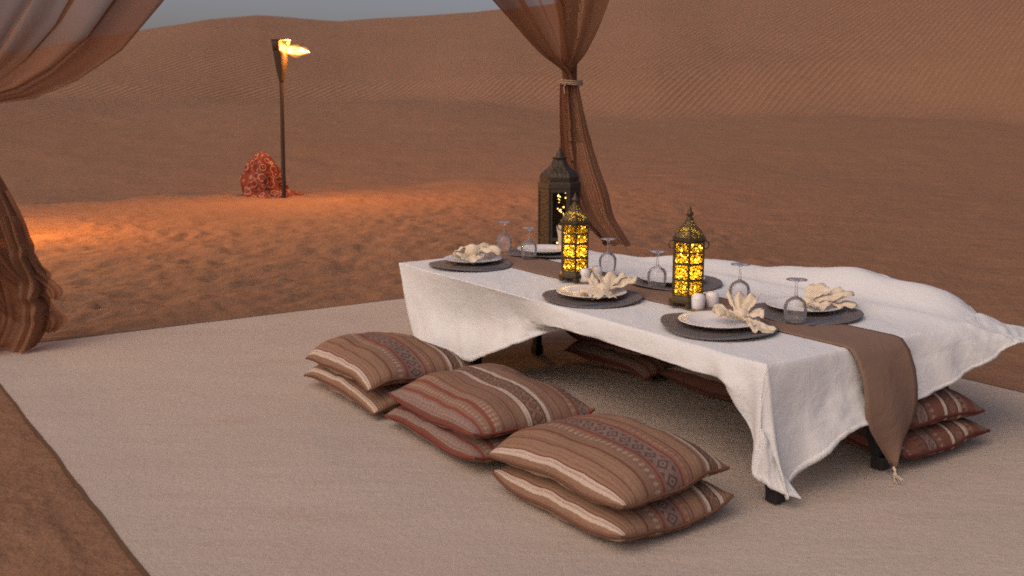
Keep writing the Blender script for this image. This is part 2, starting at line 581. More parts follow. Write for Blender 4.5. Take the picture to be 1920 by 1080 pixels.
def mat_glass():
    M = Mat('clear_glass')
    lw = M.n('ShaderNodeFresnel'); lw.inputs[0].default_value = 1.36
    gl = M.n('ShaderNodeBsdfGlossy'); gl.inputs[0].default_value = (1, 1, 1, 1); gl.inputs[1].default_value = 0.03
    tp = M.n('ShaderNodeBsdfTransparent'); tp.inputs[0].default_value = (0.985, 0.985, 0.985, 1)
    df = M.n('ShaderNodeBsdfDiffuse'); df.inputs[0].default_value = (0.7, 0.7, 0.72, 1)
    a = M.mixsh(M.math('MINIMUM', M.math('MULTIPLY', lw.outputs[0], 1.1), 1.0), tp.outputs[0], gl.outputs[0])
    return M.done(M.mixsh(0.11, a, df.outputs[0]))


M_GLASS = mat_glass()


# ------------------------------------------------------------------ sand and dunes: one sheet, finer where the camp is
CF = unproj(1025, 526, 0)                      # carpet corner behind the table
CL = unproj(-50, 656, 0)                       # carpet corner at the left curtain
DA = Vector((0.5785, -0.8157, 0))              # carpet sides
DB = (CF - CL).normalized()
DA = Vector((math.cos(rad(-54.52)), math.sin(rad(-54.52)), 0))
CW = (CF - CL).length


def terrain(x, y, fine=True):
    ridge = 12.9 + 0.52 * np.clip(x + 5, -6, 12) + 0.25 * vnoise(x * 0.5, y * 0 + 3, 5)
    drop = 0.20 * sstep(2.0, -2.0, x) * sstep(-.4, 2.4, y - ridge + .35 * vnoise(x * 1.1, y * .8, 6)) * sstep(-14, -9, x)
    z = -drop
    z = z + 0.95 * sstep(16, 27, y) * sstep(9, -3, x) + 0.72 * sstep(14, 23, y) * (1 - sstep(9, -3, x))
    z = z + 0.38 * sstep(15, 24, y) * sstep(2.0, -2.0, x)
    # the dune: foot line, crest line and crest height by direction
    th = np.degrees(np.arctan2(x, np.maximum(y, 0.01)))
    A_ = [-180, -60, -40, -27, -20.9, -16.4, -13.7, -9.3, -6.3, -1.8, 2, 5.4, 12, 20, 27, 45, 70, 180]
    Hc = [1.5, 1.8, 2.0, 2.3, 3.65, 4.7, 5.05, 4.95, 5.25, 5.7, 6.4, 7.2, 9.0, 11.0, 12.0, 9.0, 4.0, 1.5]
    hc = np.interp(th, A_, Hc)
    rr = np.hypot(x, y)
    base = np.interp(th, [-60, -27, -8, 0, 8, 27, 60], [34, 31, 29, 27, 25, 23, 24]) + 1.2 * vnoise(th * 0.16, th * 0, 8)
    crest = base + np.interp(th, [-60, -27, 0, 27, 60], [26, 27, 32, 36, 30])
    s = (rr - base) / (crest - base)
    g = np.where(s < 0, 0, np.where(s < 1, 1 - (1 - np.clip(s, 0, 1)) ** 1.55, 1.0))
    g = g * sstep(-0.06, 0.10, s)
    back = np.clip((rr - crest) / 45.0, 0, 1)
    front = sstep(75, 50, np.abs(th))
    z = z + hc * g * (1 - 0.75 * back * back * (3 - 2 * back)) * front * 0.88
    z = z + 0.16 * fbm(x * 0.12, y * 0.12, 31, 3) * sstep(9, 22, rr)
    z = z + 0.10 * sstep(24, 27, rr) * sstep(33, 29, rr) * (0.5 + 0.5 * vnoise(x * 0.3, y * 0.3, 77)) * 2
    z = z + 1.5 * fbm(x * 0.02, y * 0.02, 41, 3) * sstep(70, 140, rr)
    if fine:
        amp = sstep(60, 12, rr)
        z = z + 0.020 * fbm(x * 1.5, y * 1.9, 51, 4) * amp
        churn = sstep(2.5, -2.0, x - 0.12 * (y - 5)) * sstep(17, 10, y) + 0.3
        z = z + churn * 0.014 * fbm(x * 4.2, y * 5.5, 61, 3) * amp
    return z


th_f = np.arange(-38, 38.01, 0.155)
th_b = np.arange(41, 319.1, 4.0)
ths = np.radians(np.concatenate([th_f, th_b]))
rs = [0.0]
r_ = 0.5
while r_ < 34:
    rs.append(r_)
    r_ += 0.05 if r_ < 2 else max(0.022, r_ * 0.0062)
while r_ < 700:
    rs.append(r_)
    r_ *= 1.022
rs = np.array(rs[1:])
RR, TT = np.meshgrid(rs, ths, indexing='ij')
GX, GY = RR * np.sin(TT), RR * np.cos(TT)
GZ = terrain(GX, GY)
# footprints and scuffs
for _ in range(2600):
    if rng.random() < 0.78:
        fx, fy = rng.uniform(-6.5, 2.0), rng.uniform(4.6, 13.5)
    else:
        fx, fy = rng.uniform(1.0, 7.0), rng.uniform(4.0, 14)
    fr = math.hypot(fx, fy)
    i0, i1 = np.searchsorted(rs, [fr - 0.45, fr + 0.45])
    ta = math.atan2(fx, fy)
    j0, j1 = np.searchsorted(ths[:len(th_f)], [ta - 0.45 / fr, ta + 0.45 / fr])
    if j1 - j0 < 2: continue
    sx, sy = GX[i0:i1, j0:j1] - fx, GY[i0:i1, j0:j1] - fy
    a = rng.uniform(0, math.pi)
    px, py = sx * math.cos(a) + sy * math.sin(a), -sx * math.sin(a) + sy * math.cos(a)
    la, lb = rng.uniform(0.06, 0.125), rng.uniform(0.04, 0.07)
    q = (px / la) ** 2 + (py / lb) ** 2
    dep = rng.uniform(0.004, 0.015) * (1.0 if fx < 2 else 0.4)
    GZ[i0:i1, j0:j1] += -dep * np.exp(-q) + dep * 0.55 * np.exp(-((np.sqrt(q) - 1.7) ** 2) * 2.2)
# the sand is pressed flat and a little lower beneath the carpet
rx, ry = GX - CL.x, GY - CL.y
ub, ua = rx * DB.x + ry * DB.y, rx * DA.x + ry * DA.y
ins = np.minimum(np.minimum(ub, CW - ub), ua)
ins = np.minimum(ins, 6.2 - ua)
GZ -= 0.012
near_edge = sstep(-0.5, -0.03, ins)
GZ = GZ * (1 - near_edge) + (-0.011 + 0.5 * (GZ + 0.012)) * near_edge
k_in = sstep(0.06, 0.16, ins)
GZ = np.where(ins > -0.30, np.minimum(GZ, -0.013 + 0.10 * sstep(-0.02, -0.30, ins)) * (1 - k_in) - 0.06 * k_in, GZ)


def ground_z(x, y):
    i = np.argmin(np.abs(rs - math.hypot(x, y)))
    j = np.argmin(np.abs(ths - (math.atan2(x, y) % (2 * math.pi) if x < 0 and y < 0 else math.atan2(x, y))))
    return float(GZ[i, j])


nr, nt = GX.shape
verts = np.stack([GX, GY, GZ], -1).reshape(-1, 3)
ii, jj = np.meshgrid(np.arange(nr - 1), np.arange(nt), indexing='ij')
jn = (jj + 1) % nt
quads = np.stack([ii * nt + jj, (ii + 1) * nt + jj, (ii + 1) * nt + jn, ii * nt + jn], -1).reshape(-1, 4)[:, ::-1]
cidx = len(verts)
verts = np.vstack([verts, [[0, 0, float(GZ[0].mean())]]])
me = bpy.data.meshes.new('sand')
faces_n = len(quads) + nt
me.vertices.add(len(verts)); me.vertices.foreach_set('co', verts.ravel())
loops = np.concatenate([quads.ravel(), np.stack([np.full(nt, cidx), (np.arange(nt) + 1) % nt, np.arange(nt)], -1).ravel()])
me.loops.add(len(loops)); me.loops.foreach_set('vertex_index', loops.astype(np.int32))
st = np.concatenate([np.arange(len(quads)) * 4, len(quads) * 4 + np.arange(nt) * 3])
me.polygons.add(faces_n); me.polygons.foreach_set('loop_start', st.astype(np.int32))
me.update(calc_edges=True)
me.validate()
me.polygons.foreach_set('use_smooth', np.ones(len(me.polygons), bool))
me.materials.append(M_SAND)
b = bmesh.new(); b.from_mesh(me); bmesh.ops.recalc_face_normals(b, faces=b.faces)
up = sum(1 for f in list(b.faces)[:200] if f.normal.z > 0)
if up < 100: bmesh.ops.reverse_faces(b, faces=b.faces)
b.to_mesh(me); b.free()
sand = link_mesh('sand_ground', me)
tag(sand, kind='structure')

# ------------------------------------------------------------------ carpet
NB, NA = 90, 150
AL = 6.2
U, V = np.meshgrid(np.linspace(0, CW, NB), np.linspace(0, AL, NA), indexing='ij')
edge_w = 0.002 * vnoise(V * 2.2, U * 2.2, 90) + 0.003 * vnoise(V * 9, U * 9, 91)
Uw = U + np.where(U < 0.02, edge_w, 0) + np.where(U > CW - 0.02, edge_w, 0)
Vw = V + np.where(V < 0.02, edge_w, 0)
zt = 0.0030 * fbm(U * 1.6, V * 1.1, 95, 3) * sstep(0, .5, np.minimum(U, V)) - 0.003
m = MB()
P = np.stack([CL.x + DB.x * Uw + DA.x * Vw, CL.y + DB.y * Uw + DA.y * Vw, zt], -1)
m.quad_grid(P)
ring = [(i, 0) for i in range(NB)] + [(NB - 1, j) for j in range(1, NA)] + [(i, NA - 1) for i in range(NB - 2, -1, -1)] + [(0, j) for j in range(NA - 2, 0, -1)]
top = [P[a] for a in ring]
low = [P[a] - np.array([0, 0, 0.05]) for a in ring]
carpet = m.build('carpet', M_CARPET)
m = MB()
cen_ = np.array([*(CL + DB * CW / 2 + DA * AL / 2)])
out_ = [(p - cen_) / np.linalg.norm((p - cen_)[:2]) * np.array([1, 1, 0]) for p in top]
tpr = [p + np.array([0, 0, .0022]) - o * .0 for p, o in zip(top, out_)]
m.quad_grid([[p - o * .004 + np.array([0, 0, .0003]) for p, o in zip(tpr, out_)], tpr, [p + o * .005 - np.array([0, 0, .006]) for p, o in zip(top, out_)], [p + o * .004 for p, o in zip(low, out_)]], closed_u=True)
m.build('edge_shade_strip', mat_plain('brown_edge_shade', (0.115, 0.068, 0.042), 0.9, 0, 40, .7, .004, .05), carpet)  # dark strip painted as the shaded gap between carpet and sand
tag(carpet, 'large plain beige carpet laid flat on the sand under the table', 'carpet')

# ------------------------------------------------------------------ low table
tb = empty('low_table', T(TL / 2, TW / 2, 0))
tb_inv = T(TL / 2, TW / 2, 0)


def local(root):
    """shift helper: world point -> the coordinates of an unrotated root"""
    return lambda p: Vector(p) - root.location


lt = local(tb)
m = MB(); m.box(lt(T(TL / 2, TW / 2 + .03, TZ - 0.020)), (TL - 0.03, TW - 0.08, 0.026), EA, EB, Vector((0, 0, 1)))
m.build('tabletop', M_WOOD, tb, bevel=0.004)
for s in (0.47, 2.365):
    for t in ((0.14 if s < 1 else 0.03), (0.49 if s < 1 else 0.54), 0.95):
        m = MB()
        st_, sb_ = (s, s) if s < 1 else (s - .11, s)
        tilt_ = (T(st_, t, TZ - .04) - T(sb_, t, 0)).normalized()
        m.box(lt((T(st_, t, TZ - .04) + T(sb_, t, 0.002)) / 2), (0.034, 0.034, TZ - 0.04), tilt_.cross(EB) * -1, EB, tilt_)
        m.box(lt(T(sb_, t, 0.022)), (0.044, 0.044, 0.044), EA, EB, Vector((0, 0, 1)))
        m.build('leg', M_BLACK, tb, bevel=0.003)
    m = MB(); m.box(lt(T(s - (0 if s < 1 else .11), 0.53, TZ - 0.050)), (0.03, 0.80, 0.026), EA, EB, Vector((0, 0, 1)))
    m.build('crossbar', M_BLACK, tb, bevel=0.003)
tag(tb, 'low rectangular dining table on black legs under the white cloth', 'table')

# ------------------------------------------------------------------ tablecloth, blown by the wind
HT = TZ + 0.002
pk = [-0.36, -0.16, 0.0, 0.25, 0.60, 0.95, 1.31, 1.75, 2.13, TL, TL + 0.18, TL + 0.38]
qk = [-0.36, -0.18, 0.0, 0.12, 0.36, 0.64, TW, TW + 0.17, TW + 0.36]
NETS = {}
for p in pk:
    for q in qk:
        NETS[p, q] = [min(max(p, 0), TL), min(max(q, 0), TW), HT]
# near long side: hangs at the corner, then is blown in under the top
mid = {0.0: (.075, -.008, .25), .25: (.31, .025, .25), .60: (.63, .050, .25), .95: (.95, .040, .320), 1.31: (1.31, -.020, .358), 1.75: (1.75, -.022, .352),
       2.13: (2.18, -.030, .352), TL: (2.345, -.030, .245), -.16: (.05, .08, .26), -.36: (.10, .30, .24), TL + .18: (2.365, -.035, .23), TL + .38: (2.39, .012, .16)}
hem = {0.0: (.16, -.006, .062), .25: (.38, -.020, .064), .60: (.665, -.014, .078), .95: (.99, .010, .225), 1.31: (1.31, .060, .362), 1.75: (1.75, .100, .362),
       2.13: (2.19, .010, .322), TL: (2.345, -.035, .085), -.16: (.11, .12, .08), -.36: (.14, .34, .09), TL + .18: (2.375, -.020, .062), TL + .38: (2.43, .050, .032)}
for p in pk:
    NETS[p, -.18] = list(mid[p]); NETS[p, -.36] = list(hem[p])
# left end: pushed under as well
for q in qk[2:7]:
    NETS[-.16, q] = [.03, q, .27]; NETS[-.36, q] = [.10, q, .13]
NETS[-.16, 0.0] = [.035, .01, .27]; NETS[-.36, 0.0] = [.12, .05, .11]
# right end: hangs, its hem climbing towards the far corner
e1 = {0.0: (2.355, .005, .235), .12: (2.365, .12, .255), .36: (2.365, .36, .305), .64: (2.360, .64, .33), TW: (2.395, 1.02, .385)}
e2 = {0.0: (2.390, .02, .030), .12: (2.415, .13, .095), .36: (2.405, .375, .195), .64: (2.395, .66, .215), TW: (2.435, 1.07, .318)}
for q in e1:
    NETS[TL + .18, q] = list(e1[q]); NETS[TL + .38, q] = list(e2[q])
# far side: lifted into a billow
b1 = {-.36: (.06, 1.03, .25), -.16: (.02, 1.04, .36), 0: (0, 1.05, .400), .25: (.25, 1.07, .415), .6: (.6, 1.10, .437), .95: (.97, 1.14, .462), 1.31: (1.33, 1.17, .478), 1.75: (1.77, 1.19, .512),
      2.13: (2.110, 1.19, .492), TL: (2.290, 1.14, .420), TL + .18: (2.400, 1.16, .388), TL + .38: (2.460, 1.19, .350)}
b2 = {-.36: (.10, 1.05, .10), -.16: (.05, 1.07, .12), 0: (0, 1.10, .20), .25: (.25, 1.18, .24), .6: (.6, 1.26, .33), .95: (.99, 1.33, .395), 1.31: (1.36, 1.40, .425), 1.75: (1.77, 1.42, .455),
      2.13: (2.110, 1.38, .425), TL: (2.270, 1.30, .352), TL + .18: (2.365, 1.37, .372), TL + .38: (2.425, 1.43, .366)}
for p in pk:
    NETS[p, TW + .17] = list(b1[p]); NETS[p, TW + .36] = list(b2[p])


def hermite(xs, ys, x):
    """monotone-ish cubic through control rows (finite-difference tangents, limited)"""
    xs = np.asarray(xs); ys = np.asarray(ys)
    d = np.diff(ys, axis=0) / np.diff(xs)[:, None]
    mt = np.zeros_like(ys)
    mt[1:-1] = np.where(d[1:] * d[:-1] > 0, 2 * d[1:] * d[:-1] / (d[1:] + d[:-1] + 1e-12), 0)
    mt[0], mt[-1] = d[0], d[-1]
    i = np.clip(np.searchsorted(xs, x) - 1, 0, len(xs) - 2)
    h = (xs[i + 1] - xs[i])[:, None]
    t = ((x - xs[i]) / (xs[i + 1] - xs[i]))[:, None]
    return ((2 * t ** 3 - 3 * t ** 2 + 1) * ys[i] + (t ** 3 - 2 * t ** 2 + t) * h * mt[i]
            + (-2 * t ** 3 + 3 * t ** 2) * ys[i + 1] + (t ** 3 - t ** 2) * h * mt[i + 1])


pf = np.concatenate([np.linspace(-.36, 0, 22), np.linspace(0.012, TL - 0.012, 130), np.linspace(TL, TL + .38, 34)])
qf = np.concatenate([np.linspace(-.36, 0, 34), np.linspace(0.012, TW - 0.012, 56), np.linspace(TW, TW + .36, 34)])
net = np.array([[NETS[p, q] for q in qk] for p in pk])
tmp = np.stack([hermite(pk, net[:, j], pf) for j in range(len(qk))], 1)
for j_ in (0, 1):           # the near hem runs straight between its points
    for c_ in range(3): tmp[:, j_, c_] = np.where(pf < 1.4, np.interp(pf, pk, net[:, j_, c_]), tmp[:, j_, c_])
G = np.stack([hermite(qk, tmp[i], qf) for i in range(len(pf))], 0)
PF, QF = np.meshgrid(pf, qf, indexing='ij')
over_n = np.clip(-QF / .36, 0, 1)                # how far down each overhang
over_e = np.clip((PF - TL) / .38, 0, 1)
over_f = np.clip((QF - TW) / .36, 0, 1)
over_l = np.clip(-PF / .36, 0, 1)
# folds: near drape, end drape, billow, corner pleats
cornerB = sstep(1.95, 2.25, PF)
fold_n = 0.008 * np.sin(PF * 11 + 1.0 + 2.0 * over_n) * over_n * (1 - 0.3 * cornerB)
fold_n += 0.030 * np.sin(PF * 34 + 0.5) * over_n * cornerB * sstep(2.36, 2.2, PF)
G[..., 1] += fold_n
fold_e = (0.022 * np.sin(QF * 17 + 0.8 + 1.5 * over_e) + 0.012 * np.sin(QF * 31 + 2)) * over_e * sstep(.95, .6, QF) * (1 - .7 * sstep(.18, .32, QF) * sstep(.85, .68, QF))
G[..., 0] += fold_e
# creases radiating from the far right corner
ang = np.arctan2(QF - TW, PF - TL + 1e-6)
rad_ = np.hypot(np.maximum(QF - TW, 0), np.maximum(PF - TL, 0))
G[..., 2] += 0.012 * np.sin(ang * 5 + 0.4) * np.clip(rad_ / 0.3, 0, 1) * (over_f * over_e > 0)
G[..., 2] += over_f * (1 - over_l) * (0.014 * np.sin(PF * 8.5 + 0.6) + 0.007 * np.sin(PF * 19 + QF * 6))
G[..., 2] += 0.008 * fbm(PF * 5, QF * 5, 131, 3) * np.clip(over_f + over_e + over_n, 0, 1)
G[..., 1] += 0.010 * fbm(PF * 6, QF * 6, 137, 3) * over_n
# the cloth lies a little slack on the top
inner = (PF >= 0) & (PF <= TL) & (QF >= 0) & (QF <= TW)
G[..., 2] += np.where(inner, 0.0012 * (1 + fbm(PF * 6, QF * 4, 141, 3)) + 0.0035 * np.exp(-((PF - 0.42) / 0.012) ** 2) * 0.5, 0)
lift = 1.8 * sstep(TW - 0.13, TW + .03, QF) * sstep(0.5, 1.6, PF) * inner
G[..., 2] += 0.022 * np.exp(-((QF - TW) / np.where(QF < TW, .075, .16)) ** 2) * sstep(0.4, 1.5, PF) * sstep(TL + .25, TL - .25, PF)
dz = 1 / 3.0


def wrinkle(G0, iters=140):
    """give the overhangs a little more cloth than their shape needs and let it buckle"""
    n0 = fbm(PF * 7, QF * 7, 401, 3) * 0.006 + 0.004 * np.sin(PF * 38 + 3 * fbm(PF * 3, QF * 3, 411, 2)) * over_n + 0.004 * np.sin(QF * 40 + 3 * fbm(PF * 3, QF * 3, 415, 2)) * over_e
    dp, dq = np.gradient(G0, axis=0), np.gradient(G0, axis=1)
    nr_ = np.cross(dp, dq)
    nr_ /= np.linalg.norm(nr_, axis=-1, keepdims=True) + 1e-9
    hang = np.clip(over_n + over_e + over_f + over_l, 0, 1) ** .5
    X = G0 + nr_ * (n0 * hang)[..., None]
    exp_ = 1 + .055 * np.clip(over_n * (.25 + .75 * sstep(2.0, 2.2, PF)) + over_l, 0, 1) ** .5 + .018 * np.clip(over_f + over_e, 0, 1)
    exq_ = 1 + .050 * over_e ** .5 + .012 * np.clip(over_n, 0, 1) + .020 * over_f ** .5 + .02 * (over_f * over_e > 0)
    free = (hang > 0.03).astype(float)[..., None]
    def rest(a, b, ex): return np.linalg.norm(a - b, axis=-1) * ex
    sets = [((slice(1, None), slice(None)), (slice(None, -1), slice(None)), exp_, .42), ((slice(None), slice(1, None)), (slice(None), slice(None, -1)), exq_, .42),
            ((slice(1, None), slice(1, None)), (slice(None, -1), slice(None, -1)), (exp_ + exq_) / 2, .25), ((slice(1, None), slice(None, -1)), (slice(None, -1), slice(1, None)), (exp_ + exq_) / 2, .25),
            ((slice(3, None), slice(None)), (slice(None, -3), slice(None)), exp_ * .997, .16), ((slice(None), slice(3, None)), (slice(None), slice(None, -3)), exq_ * .997, .16)]
    sets = [(a, b, rest(G0[a], G0[b], np.maximum(e[a], e[b])), k) for a, b, e, k in sets]
    for it in range(iters):
        for a, b, L0, k in sets:
            d = X[a] - X[b]
            ln = np.linalg.norm(d, axis=-1) + 1e-9
            c = d * (k * (1 - L0 / ln) * .5)[..., None]
            D_ = np.zeros_like(X)
            D_[a] -= c
            D_[b] += c
            X += D_ * free
        X += (G0 - X) * (.012 * free)
    return X


G = wrinkle(G)
W3 = np.empty(G.shape)
W3[..., 0] = TA.x + EA.x * G[..., 0] + EB.x * G[..., 1]
W3[..., 1] = TA.y + EA.y * G[..., 0] + EB.y * G[..., 1]
W3[..., 2] = np.maximum(G[..., 2], 0.012)
m = MB(); m.quad_grid(W3)
cl = m.build('tablecloth', M_WHITE, solid=0.002)
# the stitched double hem along all four borders
n_p, n_q = W3.shape[:2]
loop_ = [(i, 0) for i in range(n_p)] + [(n_p - 1, j) for j in range(1, n_q)] + [(i, n_q - 1) for i in range(n_p - 2, -1, -1)] + [(0, j) for j in range(n_q - 2, 0, -1)]
def inset(i, j, k): return W3[min(max(i, k), n_p - 1 - k), min(max(j, k), n_q - 1 - k)]
m = MB(); m.quad_grid([[inset(i, j, k) for i, j in loop_] for k in (0, 1, 2)], closed_u=True)
m.build('hem', M_WHITE, cl, solid=0.0038)
tag(cl, 'white tablecloth spread over the low table, one side billowing in the wind', 'tablecloth')

# ------------------------------------------------------------------ runner
RT0, RT1 = 0.362, 0.632
rows = [(-.02, .40, 0), (-.01, TZ + .004, 0), (0.02, TZ + .009, 0)] + [(s, TZ + 0.009, 0) for s in np.linspace(0.1, TL - 0.06, 26)]
rows += [(TL - 0.01, TZ + .0095, 0), (TL + .020, TZ + .003, 0), (TL + .046, TZ - .03, .002), (TL + .070, .335, .006), (TL + .086, .275, .012), (TL + .095, .22, .014), (TL + .099, .165, .010),
         (TL + .100, .12, .0), (TL + .101, .085, 0), (TL + .102, .05, 0), (TL + .103, .030, 0)]
nw = 15
g = []
for k, (s, z, bl) in enumerate(rows):
    tail = max(0.0, (0.200 - z) / 0.170) if s > TL else 0.0
    hw = (RT1 - RT0) / 2 * (1 - min(tail, 1) ** 1.05 * 0.985)
    cen = (RT0 + RT1) / 2 + 0.018 * (max(0, s - TL) / .1)
    row = []
    for j in range(nw):
        f = j / (nw - 1) * 2 - 1
        zz = z
        ds = 0.012 * math.sin(f * 3.2 + z * 9) * min(1, max(0, (TZ - z) * 5)) if s > TL else 0
        row.append(T(s + ds, cen + f * hw, zz))
    g.append(row)
rr_ = empty('table_runner', T(TL / 2, 0.5, TZ))
lr = local(rr_)
m = MB(); m.quad_grid([[tuple(lr(p)) for p in row] for row in g])
m.build('runner_cloth', M_RUN, rr_, solid=0.003)
m = MB()
tip = T(TL + .103, (RT0 + RT1) / 2 + .018, .03)
m.tube([lr(tip), lr(tip + Vector((0.004, -0.006, -0.012)))], 0.0045, 8)
for k in range(9):
    a = k / 9 * 6.28
    e = T(TL + .16 + 0.012 * math.cos(a), .47 + 0.02 * math.sin(a), 0.004 + 0.002 * (k % 3))
    m.tube([lr(tip + Vector((0.004, -0.006, -0.012))), lr(tip + Vector((0.006 * math.cos(a), -0.015, -0.022))), lr((tip + e) / 2 - Vector((0, 0, .010))), lr(e)], 0.0011, 5)
m.build('tassel', M_NAP, rr_)
tag(rr_, 'taupe table runner with a pointed tasselled end along the middle of the table', 'table runner')

# ------------------------------------------------------------------ place settings
TOP = TZ + 0.006
seats = [(0.275, .235, 'n'), (1.250, .200, 'n'), (1.915, .225, 'n'), (0.16, .745, 'f'), (1.190, .700, 'f'), (1.925, .665, 'f')]
where = ['at the near left end of the table', 'at the middle of the near side of the table', 'at the near right corner of the table',
         'behind the left table lantern', 'behind the right table lantern', 'at the far right end beside the billowing cloth']


def placemat(s, t, k):
    n = 64
    rows = []
    for r, z in ((.001, .0045), (.06, .0045), (.12, .0048), (.17, .0050), (.190, .0052), (.1985, .0045), (.2, .002), (.197, 0.0)):
        row = []
        for j in range(n):
            a = 2 * math.pi * j / n
            warp = 0.006 * max(0, r - .14) / .06 * (1 + math.sin(2 * a + k * 1.7))
            if k == 2: warp += 0.018 * max(0, r - .13) / .07 * max(0, math.cos(a - rad(172))) ** 3
            row.append((r * math.cos(a), r * math.sin(a), z + warp))
        rows.append(row)
    m = MB(); m.quad_grid(rows, closed_u=True)
    o = m.build('placemat', M_MAT)
    o.location = T(s, t, TOP + 0.001)
    tag(o, 'round dark grey woven placemat ' + where[k], 'placemat', 'round woven placemats')
    return o


pm_me = None
for k, (s, t, sd_) in enumerate(seats):
    placemat(s, t, k)
pl_off = [(-.045, .045), (-.02, .012), (-.02, .02), (0, .01), (-.02, .0), (-.045, .04)]
mp = MB()
mp.lathe([(0.0005, .006), (.05, .0055), (.086, .006), (.094, .009), (.112, .0155), (.134, .0200), (.140, .0208), (.1405, .0195), (.134, .0180), (.112, .0130), (.094, .0060), (.086, .001), (.05, 0.0), (.0005, 0.0)], 72, cap=False)
plate_me = mp.mesh('plate', M_CHINA)
pl_adj = ['under a loosely folded napkin at the near left end of the table', 'under a bow-tied napkin at the middle of the near side', 'under a pleated napkin at the near right table corner',
          'with an upright napkin beyond the left table lantern', 'mostly hidden behind the right table lantern', 'under a leaf-folded napkin at the far right end']
plates = []
for k, (s, t, sd_) in enumerate(seats):
    o = link_mesh('plate', plate_me)
    p = T(s + pl_off[k][0], t + pl_off[k][1], TOP + 0.0085)
    o.location = p
    plates.append(p)
    tag(o, 'cream dinner plate ' + pl_adj[k], 'plate', 'cream dinner plates')

# napkins: pleated fans, leaves and a knot


def fan(m, c, direction, length, spread, lift, pleats, amp, n=26, rows=9, curl=0.0, w0=0.012):
    d0 = Vector(direction); d0.z = 0; d0.normalize()
    sx = Vector((-d0.y, d0.x, 0))
    G_ = []
    for i in range(rows + 1):
        r = i / rows
        row = []
        for j in range(n + 1):
            f = j / n * 2 - 1
            a = f * spread
            rad0 = length * r * (1 - 0.10 * f * f + 0.05 * math.sin(5 * f + length * 90))
            p = d0 * (rad0 * math.cos(a)) + sx * (rad0 * math.sin(a) + f * w0)
            z = lift * r ** 1.2 - curl * r * r + amp * 1.25 * (0.35 + 0.65 * r) * math.asin(.97 * math.sin(pleats * 1.35 * f * math.pi + length * 70)) / 1.4 * (0.5 + r * .5)
            z += 0.004 * math.sin(9 * f + 14 * r)
            row.append(tuple(Vector(c) + p + Vector((0, 0, z))))
        G_.append(row)
    m.quad_grid(G_)


def knot(m, c, r):
    rows = []
    for i in range(9):
        ph = math.pi * i / 8
        rows.append([(c[0] + r * 1.15 * math.sin(ph) * math.cos(a) * (1 + .12 * math.sin(5 * a + i)), c[1] + r * math.sin(ph) * math.sin(a) * (1 + .12 * math.cos(4 * a)),
                      c[2] + r * 0.8 * math.cos(ph)) for a in [2 * math.pi * j / 18 for j in range(18)]])
    m.quad_grid(rows, closed_u=True)


PX = Vector((1, 0, 0))


def napkin(k, label, parts, off, zs=1.0):
    root_p = plates[k] + Vector(off)
    m = MB()
    for kind, a in parts:
        if kind == 'fan': fan(m, **a)
        else: knot(m, **a)
    va = np.array(m.v)
    for c_ in range(3):
        va[:, c_] += (.0042 if c_ < 2 else .0045) * fbm(va[:, 0] * 30 + va[:, 2] * 22 + 7 * c_, va[:, 1] * 30 + va[:, 2] * 17 + 3 * k, 500 + c_ + 7 * k, 3)
    va[:, 2] = np.maximum(va[:, 2], .003)
    m.v = [(x, y, z * zs) for x, y, z in va]
    o = m.build('napkin', M_NAP, solid=0.0022)
    o.location = root_p
    tag(o, label, 'napkin', 'cream linen napkins')


napkin(0, 'cream napkin folded into a loose low heap on the near left plate', [
    ('fan', dict(c=(-.02, .0, .014), direction=(-1, -.45, 0), length=.10, spread=.62, lift=.012, pleats=1.0, amp=.008)),
    ('fan', dict(c=(-.035, -.02, .022), direction=(.5, -1, 0), length=.085, spread=.75, lift=-.004, pleats=0.8, amp=.010)),
    ('fan', dict(c=(-.03, .03, .045), direction=(-.35, .5, 0), length=.085, spread=.9, lift=.012, pleats=.7, amp=.010, curl=.035)),
    ('fan', dict(c=(-.02, .0, .040), direction=(1, .25, 0), length=.135, spread=.42, lift=.018, pleats=1.2, amp=.009, curl=.02)),
    ('fan', dict(c=(0.0, .03, .052), direction=(1, .8, 0), length=.11, spread=.6, lift=.012, pleats=1.0, amp=.010, curl=.03)),
    ('knot', dict(c=(-.02, .01, .038), r=.032))], (.02, -.01, .004), 1.35)
napkin(1, 'cream napkin tied in a bow with a pointed tail on the middle near plate', [
    ('fan', dict(c=(.01, 0, .030), direction=(.9, .55, 0), length=.125, spread=.46, lift=.030, pleats=2.2, amp=.012)),
    ('fan', dict(c=(.01, 0, .036), direction=(.45, 1, 0), length=.095, spread=.6, lift=.036, pleats=1.6, amp=.012)),
    ('fan', dict(c=(-.01, 0, .028), direction=(-.9, -.35, 0), length=.085, spread=.5, lift=-.010, pleats=1.2, amp=.008)),
    ('fan', dict(c=(0, -.005, .030), direction=(-.05, -1, 0), length=.115, spread=.36, lift=-.016, pleats=.8, amp=.006)),
    ('fan', dict(c=(-.01, 0.01, .034), direction=(-.7, .6, 0), length=.065, spread=.6, lift=.035, pleats=1.4, amp=.010)),
    ('knot', dict(c=(.0, 0, .030), r=.024))], (.045, -.02, .004))
napkin(2, 'cream napkin gathered into upright pleats with its tail over the near right plate rim', [
    ('fan', dict(c=(0, 0, .034), direction=(.25, 1, 0), length=.080, spread=.75, lift=.055, pleats=2.4, amp=.012)),
    ('fan', dict(c=(-.01, 0, .028), direction=(-1, -.05, 0), length=.085, spread=.85, lift=.022, pleats=2.6, amp=.012)),
    ('fan', dict(c=(.005, 0, .032), direction=(1, .1, 0), length=.075, spread=.6, lift=.010, pleats=1.4, amp=.010)),
    ('fan', dict(c=(.01, -.01, .028), direction=(.38, -1, 0), length=.150, spread=.26, lift=-.030, pleats=.9, amp=.006)),
    ('knot', dict(c=(.0, 0, .034), r=.025))], (.075, -.005, .004))
